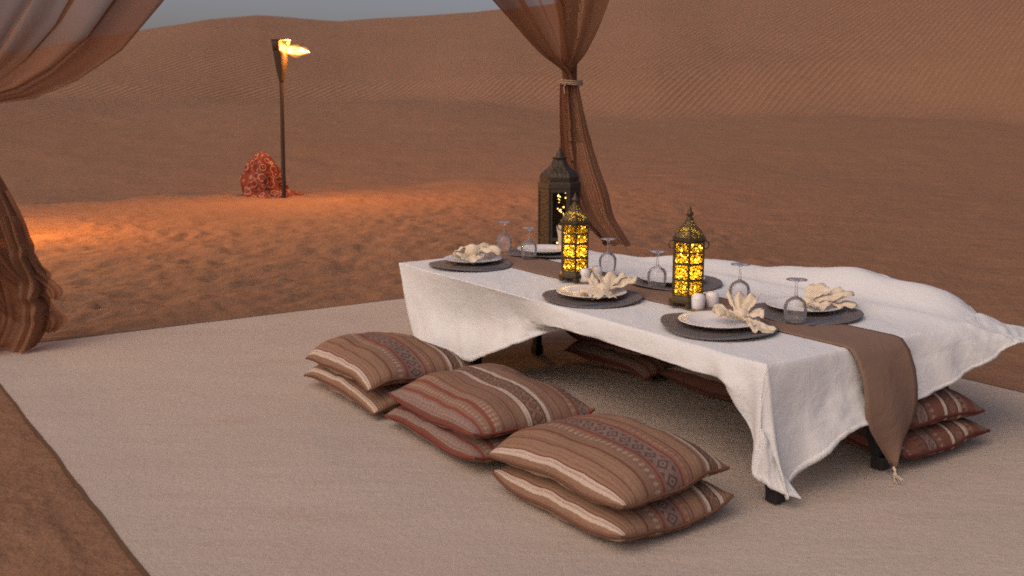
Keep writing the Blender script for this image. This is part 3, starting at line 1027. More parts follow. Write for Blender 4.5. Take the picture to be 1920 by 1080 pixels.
napkin(3, 'cream napkin standing upright like a pointed leaf beside the left table lantern', [
    ('fan', dict(c=(0, 0, .02), direction=(.15, -.4, 0), length=.03, spread=.9, lift=.120, pleats=.5, amp=.006)),
    ('fan', dict(c=(.005, 0.01, .02), direction=(.4, .3, 0), length=.035, spread=.8, lift=.085, pleats=.7, amp=.006)),
    ('fan', dict(c=(0, 0, .02), direction=(.9, .1, 0), length=.08, spread=.5, lift=.03, pleats=1.2, amp=.008)),
    ('knot', dict(c=(.0, 0, .02), r=.022))], (.085, -.03, .004))
napkin(5, 'cream napkin folded into broad leaf shapes on the far right plate', [
    ('fan', dict(c=(-.02, 0, .020), direction=(1, .12, 0), length=.165, spread=.36, lift=.028, pleats=.6, amp=.007, curl=-.01)),
    ('fan', dict(c=(-.02, .01, .026), direction=(.75, .75, 0), length=.105, spread=.42, lift=.046, pleats=.6, amp=.008)),
    ('fan', dict(c=(-.02, -.01, .022), direction=(.5, -.75, 0), length=.085, spread=.6, lift=.0, pleats=1.0, amp=.008)),
    ('fan', dict(c=(.02, -.01, .018), direction=(1, -.28, 0), length=.130, spread=.30, lift=.004, pleats=.8, amp=.006)),
    ('knot', dict(c=(-.02, 0, .024), r=.022))], (.035, .0, .004))

# wine glasses standing upside down
mg = MB()
mg.lathe([(.034, 0), (.0375, .018), (.0405, .040), (.0395, .058), (.032, .074), (.018, .084), (.007, .089), (.0048, .096), (.0042, .118), (.0048, .138), (.010, .1435), (.026, .1465), (.0365, .148),
          (.0370, .1492), (.0355, .1502), (.0, .1505)], 40, cap=False)
bowl_in = MB()
glass_me = mg.mesh('glass_body', M_GLASS)
gl_pos = [(-.0, .600), (.285, .570), (.822, .630), (1.238, .552), (1.668, .585), (2.012, .500)]
gl_lab = ['upside-down stemmed glass nearest the left end of the table, behind the loosely folded napkin', 'upside-down stemmed glass on the runner left of the left table lantern',
          'upside-down stemmed glass just right of the left table lantern', 'upside-down stemmed glass just left of the right table lantern',
          'upside-down stemmed glass between the right salt shakers and the bow-tied napkin', 'upside-down stemmed glass standing before the leaf-folded napkin at the right end']
for (s, t), lb in zip(gl_pos, gl_lab):
    o = link_mesh('wine_glass', glass_me)
    o.location = T(s + (0.02 if s == 0 else 0), t, TOP + 0.011)
    o.rotation_euler = (0, 0, random.random() * 6)
    tag(o, lb, 'glass', 'upside-down stemmed glasses')

# salt and pepper shakers
for (s, t, lb) in [(.945, .400, 'squat white shaker nearest the left table lantern base, front of its pair'), (.925, .480, 'squat white shaker behind its twin right of the left table lantern'),
                   (1.640, .395, 'squat white shaker before the right table lantern, front of its pair'), (1.640, .468, 'squat white shaker behind its twin right of the right table lantern')]:
    r0 = empty('shaker', T(s, t, TOP + 0.005))
    m = MB(); m.lathe([(.022, 0), (.0250, .004), (.0262, .022), (.0258, .040), (.0232, .050), (.0165, .0565), (.008, .0585), (.0005, .059)], 28, cap=True)
    m.build('shaker_body', M_CERAM, r0)
    m = MB()
    for k in range(5):
        a = k * 1.2566
        m.lathe([(.0012, .0572), (.0012, .0594)], 6, cx=.006 * math.cos(a), cy=.006 * math.sin(a))
    m.build('pour_holes', M_BLACK, r0)
    tag(r0, lb, 'shaker', 'white salt and pepper shakers')

# cutlery: a knife by the near plates, a fork by the far ones


def knife_mesh():
    m = MB()
    pr = [(-.105, .0055), (-.10, .0085), (-.05, .0078), (-.012, .0060), (0, .0060), (.01, .0095), (.06, .0105), (.09, .008), (.105, .001)]
    m.quad_grid([[(y, -w, .001), (y, -w * .6, .0035), (y, w * .6, .0035), (y, w, .001)] for y, w in pr])
    return m.mesh('knife', M_STEEL)


def fork_mesh():
    m = MB()
    pr = [(-.10, .0075), (-.05, .0060), (.0, .0045), (.03, .0050), (.045, .0115), (.055, .0125)]
    m.quad_grid([[(y, -w, .001), (y, -w * .6, .0035), (y, w * .6, .0035), (y, w, .001)] for y, w in pr])
    for j in range(4):
        x = -.0105 + j * .007
        m.quad_grid([[(y, x - .0016, .0015), (y, x, .0035), (y, x + .0016, .0015)] for y in (.054, .075, .10)])
    return m.mesh('fork', M_STEEL)


kme, fme = knife_mesh(), fork_mesh()
for k, (s, t, sd_) in enumerate(seats):
    if k in (3, 4): continue
    o = link_mesh('knife' if sd_ == 'n' else 'fork', kme if sd_ == 'n' else fme)
    o.location = T(s + (.135 if k else .15), t + (-.045 if sd_ == 'n' else -.06), TOP + 0.0065)
    o.rotation_euler = (0, 0, TH + math.pi / 2 + rad(-14 if sd_ == 'n' else 8))
    tag(o, ('steel knife' if sd_ == 'n' else 'steel fork') + ' lying on the placemat ' + where[k], 'knife' if sd_ == 'n' else 'fork', 'cutlery on the placemats')

# ------------------------------------------------------------------ lanterns
ZV = Vector((0, 0, 1))


def hexpts(R, z, rot=0.0):
    return [(R * math.cos(rot + k * math.pi / 3), R * math.sin(rot + k * math.pi / 3), z) for k in range(6)]


def hexring(m, R, z0, z1, t, rot=0.0):
    for k in range(6):
        a0, a1 = rot + k * math.pi / 3, rot + (k + 1) * math.pi / 3
        p, q = Vector((R * math.cos(a0), R * math.sin(a0), (z0 + z1) / 2)), Vector((R * math.cos(a1), R * math.sin(a1), (z0 + z1) / 2))
        d = (q - p)
        m.box((p + q) / 2, (d.length + t * .55, t, z1 - z0), d.normalized(), ZV.cross(d.normalized()), ZV)


def light_lamp(name, parent, loc, power, col, r):
    ld = bpy.data.lights.new(name, 'POINT')
    ld.energy = power; ld.color = col; ld.shadow_soft_size = r
    o = bpy.data.objects.new(name, ld)
    C.objects.link(o)
    o.parent = parent
    o.location = loc
    return o


def table_lantern(loc, rz, label, power, seed):
    L_ = empty('table_lantern', loc, rz)
    R = 0.0615
    m = MB()
    m.lathe([(R * 1.16, .016), (R * 1.18, .020), (R * 1.18, .030), (R * 1.06, .036), (R * 1.0, .044)], 6, smooth=False)
    m.build('base', M_BRASS, L_, bevel=.001)
    mf = MB(); mf.lathe([(.009, 0), (.012, .006), (.010, .017)], 10)
    fm = mf.mesh('foot', M_BRASS)
    for (x, y, z) in hexpts(R * 1.08, 0):
        o = link_mesh('foot', fm, L_); o.location = (x, y, 0)
    zs = [.044, .108, .172, .218, .262]
    bt = [.006, .0095, .0095, .005, .010]
    for k, (z, t) in enumerate(zip(zs, bt)):
        m = MB(); hexring(m, R * .985, z - t / 2, z + t / 2, .006)
        m.build('band', M_BRASS, L_)
    for (x, y, z) in hexpts(R, 0):
        m = MB(); m.tube([(x, y, .04), (x, y, .265)], .0042, 6)
        m.build('post', M_BRASS, L_)
    # panes
    for row in range(4):
        z0, z1 = zs[row] + .004, zs[row + 1] - .004
        m = MB()
        w = R * .92
        m.box((0, 0, 0), (w, .002, z1 - z0))
        pme = m.mesh('pane', M_PANE)
        for k in range(6):
            a = (k + .5) * math.pi / 3
            o = link_mesh('pane', pme, L_)
            o.location = (R * .845 * math.cos(a), R * .845 * math.sin(a), (z0 + z1) / 2)
            o.rotation_euler = (0, 0, a + math.pi / 2)
    # shoulder, dome and finial
    m = MB()
    m.lathe([(R * 1.02, .262), (R * 1.17, .268), (R * 1.17, .274), (R * .98, .279)], 6, smooth=False)
    m.build('cornice', M_BRASS, L_)
    m = MB()
    m.lathe([(R * .98, .279), (R * .93, .290), (R * .78, .302), (R * .56, .314), (R * .38, .328), (R * .25, .342), (R * .17, .350)], 6, smooth=False, cap=False)
    m.build('dome', M_PIERCE, L_)
    m = MB()
    for k in range(6):
        a = k * math.pi / 3
        pr = [(R * .99, .279), (R * .94, .290), (R * .79, .302), (R * .57, .314), (R * .39, .328), (R * .26, .342), (R * .17, .350)]
        m.tube([(r * math.cos(a), r * math.sin(a), z) for r, z in pr], .0028, 5)
    m.build('dome_ribs', M_BRASS, L_)
    m = MB()
    m.lathe([(.014, .348), (.015, .352), (.009, .356), (.008, .360), (.0145, .367), (.0150, .373), (.009, .380), (.006, .384), (.0075, .388), (.004, .394), (.0005, .403)], 14)
    m.build('finial', M_BRASS, L_)
    for sgn in (-1, 1):
        m = MB()
        c = Vector((0, 0, .246)); q = Vector((0, sgn * R * 1.02, 0))
        m.tube([c + q + Vector((0, 0, .016 * math.sin(a))) + q.normalized() * (.012 * math.cos(a)) for a in [2 * math.pi * i / 14 for i in range(15)]], .0024, 6, cap=False)
        m.build('ring_handle', M_BRASS, L_)
    # strings of tiny bulbs inside
    r2 = random.Random(seed)
    m = MB()
    pts = []
    for k in range(110):
        a = r2.random() * 6.283
        rr = R * (.35 + .46 * r2.random() ** .5)
        z = .050 + .25 * r2.random()
        if z > .262: rr *= .55
        pts.append(Vector((rr * math.cos(a), rr * math.sin(a), z)))
        b_ = r2.choice([.0022, .0030, .0040, .0050])
        m.lathe([(.0004, z - b_), (b_ * .75, z - b_ * .7), (b_, z), (b_ * .75, z + b_ * .7), (.0004, z + b_)], 6, cx=pts[-1].x, cy=pts[-1].y, cap=False)
    o = m.build('fairy_lights', M_BULB, L_); o['kind'] = 'stuff'
    m = MB()
    pts.sort(key=lambda p: p.z)
    for p, q in zip(pts[:-1], pts[1:]):
        m.tube([p, q], .0006, 3, cap=False)
    m.build('light_string', M_BRASS, L_)
    light_lamp('lantern_glow', L_, (0, 0, .15), power * 1.3, (1.0, .64, .17), .03)
    L_.scale = (1, 1, .94)
    tag(L_, label, 'lantern', 'hexagonal lanterns glowing on the table')
    return L_


table_lantern(unproj(1077, 524, TOP + .008), rad(-90), 'brass hexagonal table lantern, the left one, before the hanging curtain', 0.55, 3)
table_lantern(unproj(1288, 571, TOP + .008), rad(-97), 'brass hexagonal table lantern with fairy lights, the right one, against bare sand', 0.75, 9)

# big floor lantern
FLp = Vector((0.297, 6.36, 0))
FL = empty('floor_lantern', FLp, rad(-90 + 30 - 2))
FL.scale = (.97, .97, .95)
R = 0.130
m = MB(); m.lathe([(R * 1.12, 0), (R * 1.14, .03), (R * 1.05, .05), (R * 1.0, .07)], 6, smooth=False); m.build('base', M_BRASS_D, FL)
for (x, y, z) in hexpts(R, 0):
    m = MB(); m.tube([(x, y, .06), (x, y, .70)], .008, 6); m.build('post', M_BRASS_D, FL)
for z in (.075, .37, .69):
    m = MB(); hexring(m, R * .985, z - .012, z + .012, .010); m.build('band', M_BRASS_D, FL)
for k in range(6):
    a = (k + .5) * math.pi / 3
    c = Vector((R * .845 * math.cos(a), R * .845 * math.sin(a), 0))
    if abs(((math.degrees(a) + math.degrees(FL.rotation_euler.z) + 90 + 180) % 360) - 180) < 31:
        # the panel turned to the camera: an open grille
        m = MB()
        tx = Vector((-math.sin(a), math.cos(a), 0))
        for q in (-.052, .052):
            m.box(c + tx * q + Vector((0, 0, .38)), (.018, .005, .60), tx, ZV.cross(tx), ZV)
        for zz in (.09, .705):
            m.box(c + Vector((0, 0, zz)), (.088, .005, .05), tx, ZV.cross(tx), ZV)
        m.build('grille', M_BRASS_D, FL)
    else:
        tx = Vector((-math.sin(a), math.cos(a), 0))
        m = MB(); m.box(c + Vector((0, 0, .38)), (R * .94, .004, .61), tx, ZV.cross(tx), ZV); m.build('panel', M_PIERCE_D, FL)
m = MB(); m.lathe([(R * 1.02, .70), (R * 1.07, .705), (R * 1.07, .735), (R * .98, .745)], 6, smooth=False); m.build('cornice', M_BRASS_D, FL)
m = MB(); m.lathe([(R * .96, .745), (R * .99, .775), (R * .90, .800), (R * .66, .825), (R * .44, .850), (R * .34, .880), (R * .30, .895)], 6, smooth=False); m.build('dome', M_PIERCE_D, FL)
m = MB(); m.lathe([(R * .30, .893), (.052, .897), (.052, .902), (.026, .908), (.028, .922), (.022, .936), (.008, .955), (.002, .972)], 14); m.build('finial', M_BRASS_D, FL)
m = MB()
r2 = random.Random(5)
fa = None
cw = Vector((0.018, -0.075, 0)); prev = None
wires = MB()
from mathutils import Matrix
rot = Matrix.Rotation(-FL.rotation_euler.z, 3, 'Z')
zz = .70
while zz > .34:
    p = rot @ (cw + Vector((r2.uniform(-.034, .034), r2.uniform(-.01, .01), 0))); p.z = zz
    b_ = r2.choice([.003, .0042, .0055])
    m.lathe([(.0004, zz - b_), (b_ * .75, zz - b_ * .7), (b_, zz), (b_ * .75, zz + b_ * .7), (.0004, zz + b_)], 8, cx=p.x, cy=p.y, cap=False)
    if prev is not None: wires.tube([prev, p], .001, 3, cap=False)
    prev = p
    zz -= r2.uniform(.004, .014)
o = m.build('fairy_lights', mat_emit('amber_bulb', (1.0, 0.62, 0.18), 5.0), FL); o['kind'] = 'stuff'
wires.build('light_string', M_BRASS, FL)
tag(FL, 'tall dark bronze floor lantern with a strand of fairy lights, standing beyond the table', 'lantern')

# ------------------------------------------------------------------ cushions


def cushion(mat, A_, B_, Tk, seed, flat=0.55, flip=False, droop=0.0):
    """A_ along the stripes, B_ across them (half sizes), Tk half thickness"""
    n = 40
    us = np.sin(np.linspace(-1, 1, n) * math.pi / 2)
    us = np.sign(us) * (1 - (1 - np.abs(us)) ** 1.25)
    Uq, Vq = np.meshgrid(us, us, indexing='ij')            # U across, V along
    def pos(sg):
        h = ((1 - np.abs(Uq) ** 2.6) ** .40) * ((1 - np.abs(Vq) ** 2.6) ** .40)
        ca = 1 - .034 * (1 - Vq ** 2) ** 1.0 * np.abs(Uq) ** 4
        cb = 1 - .030 * (1 - Uq ** 2) ** 1.0 * np.abs(Vq) ** 4
        x = A_ * Vq * cb
        y = B_ * Uq * ca
        rc = 1 - .045 * (Uq ** 2 * Vq ** 2) ** 1.5
        x, y = x * rc, y * rc
        wr = fbm(Uq * 2.2 + seed, Vq * 2.2, 201 + seed, 3)
        # puckers that run in from the seams
        ed = np.clip(np.maximum(np.abs(Uq), np.abs(Vq)), 0, 1)
        pk_ = np.sin((Vq * 15 + seed)) * np.abs(Uq) ** 6 * (1 - np.abs(Vq)) + np.sin((Uq * 13 + seed)) * np.abs(Vq) ** 6 * (1 - np.abs(Uq))
        th = Tk * (1.0 if sg > 0 else flat)
        z = sg * th * h * (1 + .11 * wr) + 0.009 * pk_ * (1 - ed ** 12) + .010 * vnoise(Uq * 1.3 + seed * 3, Vq * 1.3, 210)
        z = z + 0.012 * (np.abs(Uq) ** 8 + np.abs(Vq) ** 8) * vnoise(Uq * 2 + seed, Vq * 2, 220)
        z = z - droop * np.clip(np.abs(Uq) ** 3.5 + np.abs(Vq) ** 3.5, 0, 1.5)
        return np.stack([x, y, z], -1)
    # the cloth is printed by length along its surface, so the blunt sides carry stripes too
    zt_ = ((1 - np.abs(us) ** 2.6) ** .40)
    def arc(half): 
        a = np.concatenate([[0], np.cumsum(np.hypot(np.diff(us) * half, np.diff(zt_) * Tk))])
        return a / a[-1]
    au, av = np.meshgrid(arc(B_), arc(A_), indexing='ij')
    uvq = np.stack([1 - au if flip else au, av], -1)
    root = empty('cushion', (0, 0, 0))
    m = MB()
    m.quad_grid(pos(1), uv=uvq)
    m.quad_grid(pos(-1)[::-1], uv=uvq[::-1])
    o = m.build('cover', mat, root, weld=True)
    p1 = pos(1)
    ring = [p1[i, 0] for i in range(n)] + [p1[-1, j] for j in range(1, n)] + [p1[i, -1] for i in range(n - 2, -1, -1)] + [p1[0, j] for j in range(n - 2, -1, -1)]
    m = MB(); m.tube(ring, .0052, 6)
    # the cord takes the colour of the cover's edge thread
    m.build('piping', M_PIPE[mat.name], root)
    return root


M_PIPE = {'kilim_tan': mat_plain('piping_tan', (0.17, 0.085, 0.055), 0.9, 0, 300, .5, .003, .05), 'kilim_red': mat_plain('piping_red', (0.20, 0.055, 0.042), 0.9, 0, 300, .5, .003, .05),
          'kilim_maroon': mat_plain('piping_maroon', (0.12, 0.035, 0.03), 0.9, 0, 300, .5, .003, .05), 'kilim_striped': mat_plain('piping_brown', (0.14, 0.055, 0.035), 0.9, 0, 300, .5, .003, .05)}


def stack(cx, cy, dang, mat, labels, A_, B_, seed, group, dtop=(0, 0, 0), flip=False, lean=0.0):
    for lv in (0, 1):
        Tk = .064 if lv == 0 else .080
        c = cushion(mat, A_ + .005 * (1 - lv), B_, Tk, seed + lv * 5, .80 if lv == 0 else .62, flip, .016 if lv else .006)
        z = .054 if lv == 0 else .150
        off = Vector(dtop) if lv else Vector((0, 0, 0))
        c.location = Vector((cx, cy, z)) + off
        c.rotation_euler = (rad(random.uniform(-1.5, 1.5)), rad(random.uniform(-1.5, 1.5)) + lean * lv, TH + dang + (rad(random.uniform(-3, 3)) if lv else 0))
        tag(c, labels[lv], 'cushion', group)


g1 = 'striped floor cushions stacked along the near side of the table'
g2 = 'striped floor cushions stacked along the far side of the table'
stack(-.520, 4.085, rad(2), K_A, ['tan striped floor cushion at the bottom of the farthest near-side stack by the cloth corner', 'tan striped floor cushion on top of the farthest near-side stack by the cloth corner'],
      .315, .245, 1, g1)
stack(-.098, 3.500, rad(-1), K_B, ['red striped floor cushion at the bottom of the middle near-side stack', 'red striped floor cushion with white-edged dark band on top of the middle near-side stack'],
      .335, .250, 2, g1, (.01, .0, -.004))
stack(.292, 2.900, rad(3), K_A, ['tan striped floor cushion at the bottom of the stack nearest the camera', 'tan striped floor cushion with white bands on top of the stack nearest the camera'],
      .300, .235, 3, g1, (-.01, .01, 0))
stack(.600, 4.540, rad(0), K_B, ['dark red striped cushion, lower of the stack seen beneath the middle of the table', 'dark red striped cushion, upper of the stack seen beneath the middle of the table'],
      .29, .24, 6, g2)
stack(.985, 4.080, rad(2), K_D, ['white and maroon striped cushion, lower of the stack under the right half of the table', 'white and maroon striped cushion, upper of the stack under the right half of the table'],
      .30, .24, 7, g2)
stack(1.330, 3.540, rad(0), K_C, ['maroon patterned cushion at the bottom of the stack below the blown cloth corner at right', 'maroon patterned cushion on top of the stack below the blown cloth corner at right'],
      .300, .255, 8, g2, (-.02, .01, 0))

# ------------------------------------------------------------------ curtains and posts
PC = Vector((.380, 6.78, 0))
PL = Vector((-2.745, 4.86, 0))


def post(loc, label, h=2.7):
    r0 = empty('gazebo_post', loc)
    m = MB(); m.tube([(0, 0, -.03), (0, 0, .03)], .075, 20); m.build('foot_plate', M_BLACK, r0)
    m = MB(); m.lathe([(.052, .0), (.050, .8), (.047, 1.3), (.050, h)], 20); m.build('shaft', M_POST, r0)
    tag(r0, label, 'post')


post(PC, 'brown wrapped gazebo post behind the tied curtain at the carpet corner')


def curtain(root, name, rows, nu, folds, famp, seed, zs, center, dirL, dirR, edge=0.0, gather=0.06, nrows=70, jag=None):
    """rows: list of (z, left, right, dx, dy, amp): extents along dirL / dirR from the post, offset and fold depth"""
    rows = sorted(rows)
    zk = np.array([r[0] for r in rows])
    dat = np.array([r[1:] for r in rows])
    zz = np.linspace(zk[0], zk[-1], nrows)
    D = hermite(zk, dat, zz)
    u = np.linspace(0, 1, nu)
    rr = np.random.default_rng(seed)
    fr = [(folds * k, rr.uniform(0, 6.28), 1 / k) for k in (1, 1.7, 2.6)]
    G_ = np.zeros((nrows, nu, 3))
    for i, (z, d) in enumerate(zip(zz, D)):
        l, r_, dx, dy, am = d[:5]
        w = l + r_
        # the selvedges are folded back, so the borders carry several layers
        c = u.copy()
        if edge:
            e = edge
            c = np.where(u < .22, np.where(u < .11, e * (.11 - u) / .11, e * (u - .11) / .11), np.where(u > .78, np.where(u > .89, 1 - e * (u - .89) / .11, 1 - e * (.89 - u) / .11), e + (u - .22) / .56 * (1 - 2 * e)))
        q = c * w - l
        f = sum(a * np.sin(2 * np.pi * k * u + ph + 0.35 * math.sin(z * 2 + k)) for k, ph, a in fr)
        if jag:
            wgt = sstep(.70, .98, c) * jag * (1 - float(sstep(.42, .62, z))) * float(sstep(-.02, .08, z))
            ph_ = z * 2 * math.pi / .155 + 1.5 * math.sin(z * 23 + 1) + 3.2 * (1 - c) + .5 * np.sin(9 * c + z * 15)
            wgt = wgt * (.75 + .45 * math.sin(z * 17 + 2.0) + .25 * math.sin(z * 41))
            q = q + wgt * (.45 + .85 * (np.abs(np.sin(ph_ / 2 + .6)) * 2 - 1))
            f = f + wgt * 1.3 * np.cos(ph_) / max(am, .01)
        layer = np.where(u < .11, .018, 0) + np.where(u > .89, .018, 0)
        bend = np.exp(-(q / .12) ** 2)
        for j in range(nu):
            base = (dirL * (-q[j]) if q[j] < 0 else dirR * q[j])
            nrm = Vector((dirL.y, -dirL.x, 0)) if q[j] < 0 else Vector((-dirR.y, dirR.x, 0))
            nrm = (nrm * -1 if nrm.y > 0 else nrm)
            p = center + base + nrm * (f[j] * am + layer[j] + gather) + Vector((dx, dy, z))
            G_[i, j] = p - root.location
    m = MB(); m.quad_grid(G_)
    return m.build(name, M_SHEER, root)


# centre curtain
cc = empty('tied_curtain', PC)
curtain(cc, 'upper_drape', [(1.315, .06, .065, 0, 0, .008), (1.37, .085, .075, 0, 0, .012), (1.50, .29, .22, 0, 0, .026), (1.70, .53, .37, 0, 0, .04), (1.88, .74, .46, 0, 0, .05), (2.2, 1.05, .54, 0, 0, .055), (2.6, 1.4, .6, 0, 0, .055)],
        150, 5.0, .03, 3, None, PC, Vector((-.82, -.573, 0)), Vector((.573, -.82, 0)), edge=.15)
curtain(cc, 'lower_drape', [(.31, -.01, .165, .22, -.40, .04), (.38, .03, .165, .175, -.36, .045), (.47, .06, .165, .125, -.28, .045), (.62, .085, .18, .075, -.20, .04), (.80, .09, .16, .035, -.10, .032), (1.0, .078, .125, .012, -.03, .022), (1.2, .072, .088, .004, 0, .012), (1.315, .065, .068, 0, 0, .008)],
        110, 3.5, .03, 5, None, PC, Vector((-1, 0.05, 0)), Vector((.97, -.25, 0)), edge=.10)
# a second, shorter tail that ends behind
curtain(cc, 'short_tail', [(.93, -.03, .150, .02, 0, .012), (1.05, -.01, .120, .01, 0, .012), (1.2, .03, .088, .004, 0, .010), (1.31, .05, .068, 0, 0, .006)],
        40, 2, .02, 8, None, PC, Vector((-1, 0.05, 0)), Vector((.97, -.25, 0)), gather=.045, nrows=24)
m = MB()
for dz_, r_ in ((0, .005), (.012, .005), (-.010, .004)):
    m.tube([(.078 * math.cos(a) + 0.004, .095 * math.sin(a) - .02, 1.318 + dz_ + .004 * math.sin(2 * a)) for a in [2 * math.pi * k / 28 for k in range(29)]], r_, 6, cap=False)
m.tube([(-.03, -.115, 1.318), (-.045, -.13, 1.29), (-.04, -.135, 1.25)], .004, 6)
m.build('tie_cord', M_CORD, cc)
tag(cc, 'sheer brown curtain tied with a cream cord behind the table', 'curtain', 'sheer gazebo curtains')

# left curtain
post(PL, 'brown wrapped gazebo post at the left carpet corner, beyond the picture edge')
lc = empty('tied_curtain', PL)
UL = Vector((.83, .557, 0))
# upper part: sweeps from the tie out along the opening; built across the sweep
nu, nv = 90, 90
G_ = np.zeros((nv, nu, 3))
low = [(0.0, 1.185), (.25, 1.185), (.42, 1.215), (.60, 1.30), (.80, 1.45), (1.0, 1.70), (1.10, 1.86), (1.2, 2.1), (1.32, 2.6)]
lx, lz = np.array([q[0] for q in low]), np.array([q[1] for q in low])
rr = np.random.default_rng(21)
for j in range(nu):
    u = j / (nu - 1)                     # 0 = outer hem (right), 1 = beside the post
    k = np.linspace(0, 1, nv)
    if u < .10: uu = .10 - u
    else: uu = (u - .10) / .9 * 1.0
    # each thread leaves the tie and climbs; outer threads sag more
    xe = 1.32 * (1 - uu) ** 1.0 + .02
    s = k ** 0.8
    d = xe * s
    zhem = np.interp(d * 1.32 / xe, lx, lz)
    zin = 1.2 + (2.6 - 1.2) * k ** 0.9
    z = zhem * (1 - uu) ** 0.7 + zin * (1 - (1 - uu) ** 0.7)
    f = .055 * (math.sin(uu * 31 + 1) + .6 * math.sin(uu * 57 + 2) + .3 * np.sin(uu * 90 + 6 * k)) * (0.25 + k * 0.9)
    lay = .03 if u < .10 else 0.0
    nrm = Vector((UL.y, -UL.x, 0))
    for i in range(nv):
        p = UL * (d[i] + .080 * math.sin(uu * 38 + 2 * k[i]) * k[i]) + nrm * (f[i] + lay + .07) + Vector((0, 0, z[i]))
        G_[i, j] = p
m = MB(); m.quad_grid(G_)
m.build('upper_drape', M_SHEER, lc)
curtain(lc, 'lower_drape', [(.004, .30, .34, .06, -.08, .05), (.17, .26, .42, .05, -.06, .06), (.36, .24, .41, .03, -.05, .05), (.59, .18, .375, .02, -.04, .04), (.76, .12, .315, .01, -.02, .03),
                            (.95, .08, .225, .0, 0, .02), (1.19, .06, .07, 0, 0, .008)],
        150, 4.5, .05, 15, None, PL, Vector((-.95, .2, 0)), Vector((.95, .25, 0)), edge=.13, nrows=150, jag=.014)
tails = [(.038, 31, [(.335, -.395, .455), (.36, -.30, .475), (.45, -.19, .40), (.60, -.12, .375), (.78, -.10, .31)]),
         (.060, 33, [(.245, -.42, .495), (.28, -.33, .52), (.39, -.2, .43), (.52, -.12, .375), (.66, -.10, .34)]),
         (.020, 37, [(.07, -.36, .46), (.135, -.28, .525), (.20, -.2, .47), (.33, -.15, .42), (.5, -.1, .36)])]
for ga_, sd_, rw_ in tails:
    curtain(lc, 'hem_tail', [(z_, l_, r_, .03, -.05, .016) for z_, l_, r_ in rw_], 40, 2.2, .02, sd_, None, PL, Vector((-.95, .2, 0)), Vector((.95, .25, 0)), gather=ga_, nrows=40)
m = MB()
m.tube([(.08 * math.cos(a), .1 * math.sin(a) - .02, 1.19) for a in [2 * math.pi * k / 28 for k in range(29)]], .006, 6, cap=False)
m.build('tie_cord', M_CORD, lc)
tag(lc, 'sheer brown curtain swept to the left picture edge and pooling at the carpet corner', 'curtain', 'sheer gazebo curtains')

# ------------------------------------------------------------------ torch with a wind-blown flame


def mat_flame(name, c0, c1, st, opaque):
    M = Mat(name)
    co = M.coord('Object')
    n = M.noise(M.mapping(co, (7, 20, 20)), 1.4, 3, 0.6)
    e = M.n('ShaderNodeEmission')
    M.put(e.inputs[0], M.mix(n, c0, c1)); e.inputs[1].default_value = st
    tp = M.n('ShaderNodeBsdfTransparent')
    k = M.n('ShaderNodeMapRange'); M.l(n, k.inputs[0]); k.inputs[1].default_value = .35; k.inputs[2].default_value = .65
    k.inputs[3].default_value = opaque * .12; k.inputs[4].default_value = opaque
    m = M.done(M.mixsh(k.outputs[0], tp.outputs[0], e.outputs[0]))
    m.cycles.emission_sampling = 'NONE'
    return m


M_FL_IN = mat_flame('flame_core', (1.0, .50, .10), (1.0, .70, .28), 9.0, 1.0)
M_FL_OUT = mat_flame('flame_edge', (1.0, .26, .03), (1.0, .38, .06), 1.8, .5)


def flame_mesh(scale, seed, wob):
    scale *= .78
    r2 = random.Random(seed)
    m = MB()
    tongues = [(0, 0, 0, .37, .048), (.01, .03, .012, .36, .034), (.0, -.03, -.014, .40, .032), (-.02, .0, .030, .20, .026), (.10, .01, -.030, .24, .024), (-.05, 0, .03, .12, .03)]
    for (x, y, z, ln, r0) in tongues:
        n = 16
        pts, rad_l = [], []
        for i in range(n):
            t = i / (n - 1)
            pts.append((x + ln * t, y + wob * .02 * math.sin(t * 6 + seed + y * 80), z + .055 * (1 - t) ** 3 * 0 - .025 * t + .012 * math.sin(t * 9 + seed + z * 90)))
            rad_l.append(max(.002, scale * r0 * (math.sin(math.pi * min(1, t * .86 + .14)) ** .7) * (1 + .22 * math.sin(t * 15 + seed + z * 50))))
        m.tube(pts, rad_l, 10)
    return m


